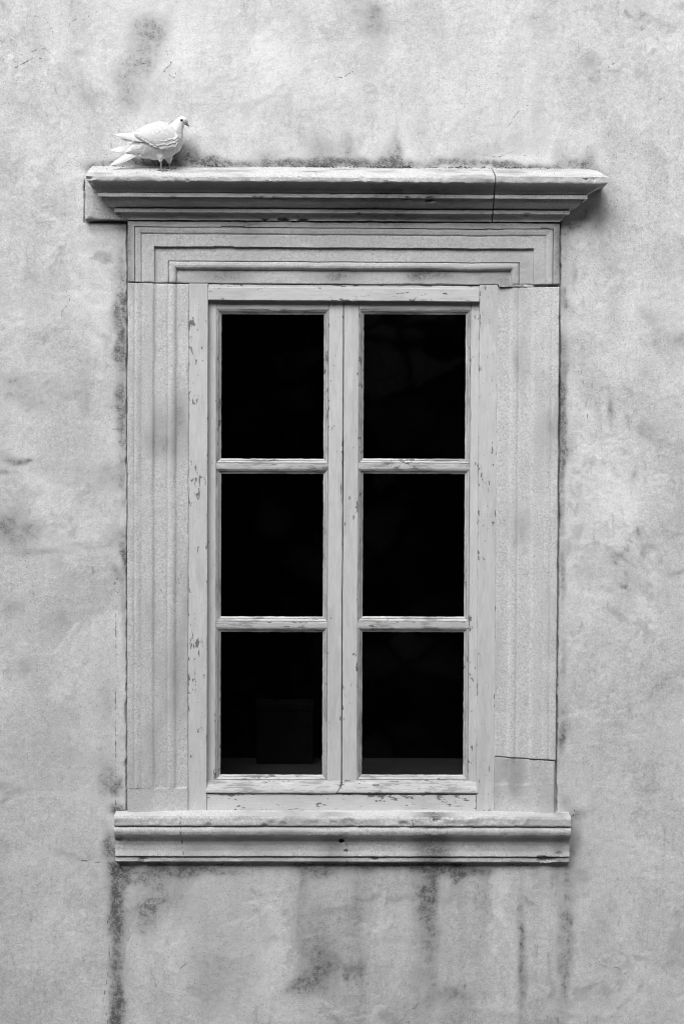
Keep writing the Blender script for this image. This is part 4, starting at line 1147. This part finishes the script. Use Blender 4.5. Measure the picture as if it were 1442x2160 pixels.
def wing(sgn):
    out = cr_spline([(359, 267), (370, 277), (378, 290), (378.5, 302), (371, 311), (356, 317.5), (337, 317.5), (326, 313), (314, 306), (300, 299), (290, 292), (288, 283), (300, 273), (318, 266), (336, 261), (350, 261.5), (359, 267)], 72)
    c = np.array([338.0, 288.0]); V, F = [], []
    nr_ = 12
    for i in range(nr_ + 1):
        t = i / nr_
        for p in out[:-1]:
            q = c + (p - c) * t
            e = 1 - max(0, (t - 0.72) / 0.28) ** 2 * (0.34 if q[1] < 282 or q[0] > 366 else 0.14)
            V.append(B(q[0], q[1], sgn * (dome(*q) * e - 0.6)))
    k = len(out) - 1
    for i in range(nr_):
        for j in range(k):
            F.append([i * k + j, (i + 1) * k + j, (i + 1) * k + (j + 1) % k, i * k + (j + 1) % k])
    w = mesh_from('wing', np.array(V), F, M_DOVE, dove, True)
    so_ = w.modifiers.new('t', 'SOLIDIFY'); so_.thickness = 0.004; so_.offset = -1.0 if sgn > 0 else 1.0
    sd = 0
    # primaries reaching back past the rump
    prim = [((318, 300), (262, 292), 7.0), ((314, 299), (254, 290.5), 6.5), ((310, 297), (246, 288.5), 6.2), ((306, 294), (240, 286), 5.6), ((304, 291), (252, 285.2), 5.0)]
    for i, (b, t, ww) in enumerate(prim):
        feather('primary_feather', b, t, ww, dome(*b) - 3 - i * 0.5, 17 - 1.6 * i, w, M_DOVEF, 0.02, 0.35, sgn, 0.8, 50 + i, 0.62)
    # secondaries, long and flat, along the lower rear of the wing
    sec = [((348, 300), (318, 309), 6.5), ((344, 296), (310, 303.5), 6.8), ((338, 291), (302, 299), 7), ((332, 286), (296, 294), 7), ((326, 281), (291, 288.5), 7), ((322, 275), (293, 282), 6.2), ((356, 304), (326, 313.5), 6.0), ((362, 306), (337, 316), 5.5), ((368, 306), (350, 316.5), 4.8)]
    for i, (b, t, ww) in enumerate(sec):
        feather('secondary_feather', b, t, ww, dome(*b) - 0.6, dome(*t) + 0.6 + 0.2 * (i % 3), w, M_DOVEF, 0.03, 0.55, sgn, 0.5, 70 + i, 0.9)
    # coverts in overlapping rows
    rows = [(7, (373, 301), (346, 313), 13.5, 5.2), (8, (374.5, 294), (331, 307), 14, 5.8), (7, (373, 287), (323, 297), 15, 6.4), (6, (369, 280), (320, 288), 15, 6.6), (5, (364, 273), (322, 279), 15, 6.6), (4, (356, 267), (326, 272), 14, 6.2)]
    for r_, (cnt, a, b, ln, ww) in enumerate(rows):
        for i in range(cnt):
            f = (cnt - 1 - i + 0.3 * (r_ % 2)) / (cnt - 0.4)
            if f > (0.9, 0.8, 0.8, 0.8, 0.8, 0.8)[r_]: continue
            px, py = a[0] + (b[0] - a[0]) * f, a[1] + (b[1] - a[1]) * f
            rs = random.Random(900 + r_ * 31 + i)
            ang = R(150 + 18 * f - 22 * (1 - f) + rs.uniform(-7, 7)) if r_ < 3 else R(158 + 12 * f + rs.uniform(-6, 6))
            lx = ln * (1 + 0.25 * f) * rs.uniform(0.9, 1.1)
            t = (px + math.cos(ang) * lx, py + math.sin(ang) * lx)
            feather('covert_feather', (px - math.cos(ang) * 2, py - math.sin(ang) * 2), t, ww * rs.uniform(0.9, 1.1), dome(px, py) - 0.9, dome(*t) + (0.9, 1.0, 1.3, 1.6, 1.7, 1.7)[r_], w, M_DOVEF, 0.0, 0.62, sgn, 0.5, 300 + r_ * 20 + i, 1.1)
    return w
wing(1)
wing(-1)
tl = [((296, 304), (229, 314), 5.6, -9, -12), ((296, 306), (233, 316.5), 5.4, -8, -10), ((298, 308), (242, 319), 5.2, -6, -8), ((298, 313), (247, 337), 5.4, 2, 2), ((299, 315), (239, 343), 5.6, 4, 4), ((300, 316.5), (235, 347), 5.6, 6, 6), ((302, 317.5), (231.5, 350.5), 5.4, 8, 8)]
for i, (b, t, ww, d0, d1) in enumerate(tl):
    feather('tail_feather', b, t, ww, d0, d1, dove, M_DOVEF, -0.015, 0.42, 1, 0.8, 500 + i, 0.7)
# soft vent and flank plumes over the tail root
for i in range(14):
    rs = random.Random(700 + i)
    f = i / 13.0
    bx, by = 326 - 26 * f + rs.uniform(-2, 2), 312 + 7 * math.sin(i * 2.1)
    an = R(162 - 10 * (by - 305) / 14.0 + rs.uniform(-4, 4)); L = rs.uniform(26, 34) - 6 * f
    feather('flank_feather', (bx, by), (bx + math.cos(an) * L, by + math.sin(an) * L), rs.uniform(4.0, 5.5), 22 - 9 * f, 10 - 5 * f, dove, M_DOVE, 0.05, 0.3, 1, 1.6, 720 + i, 0.6)
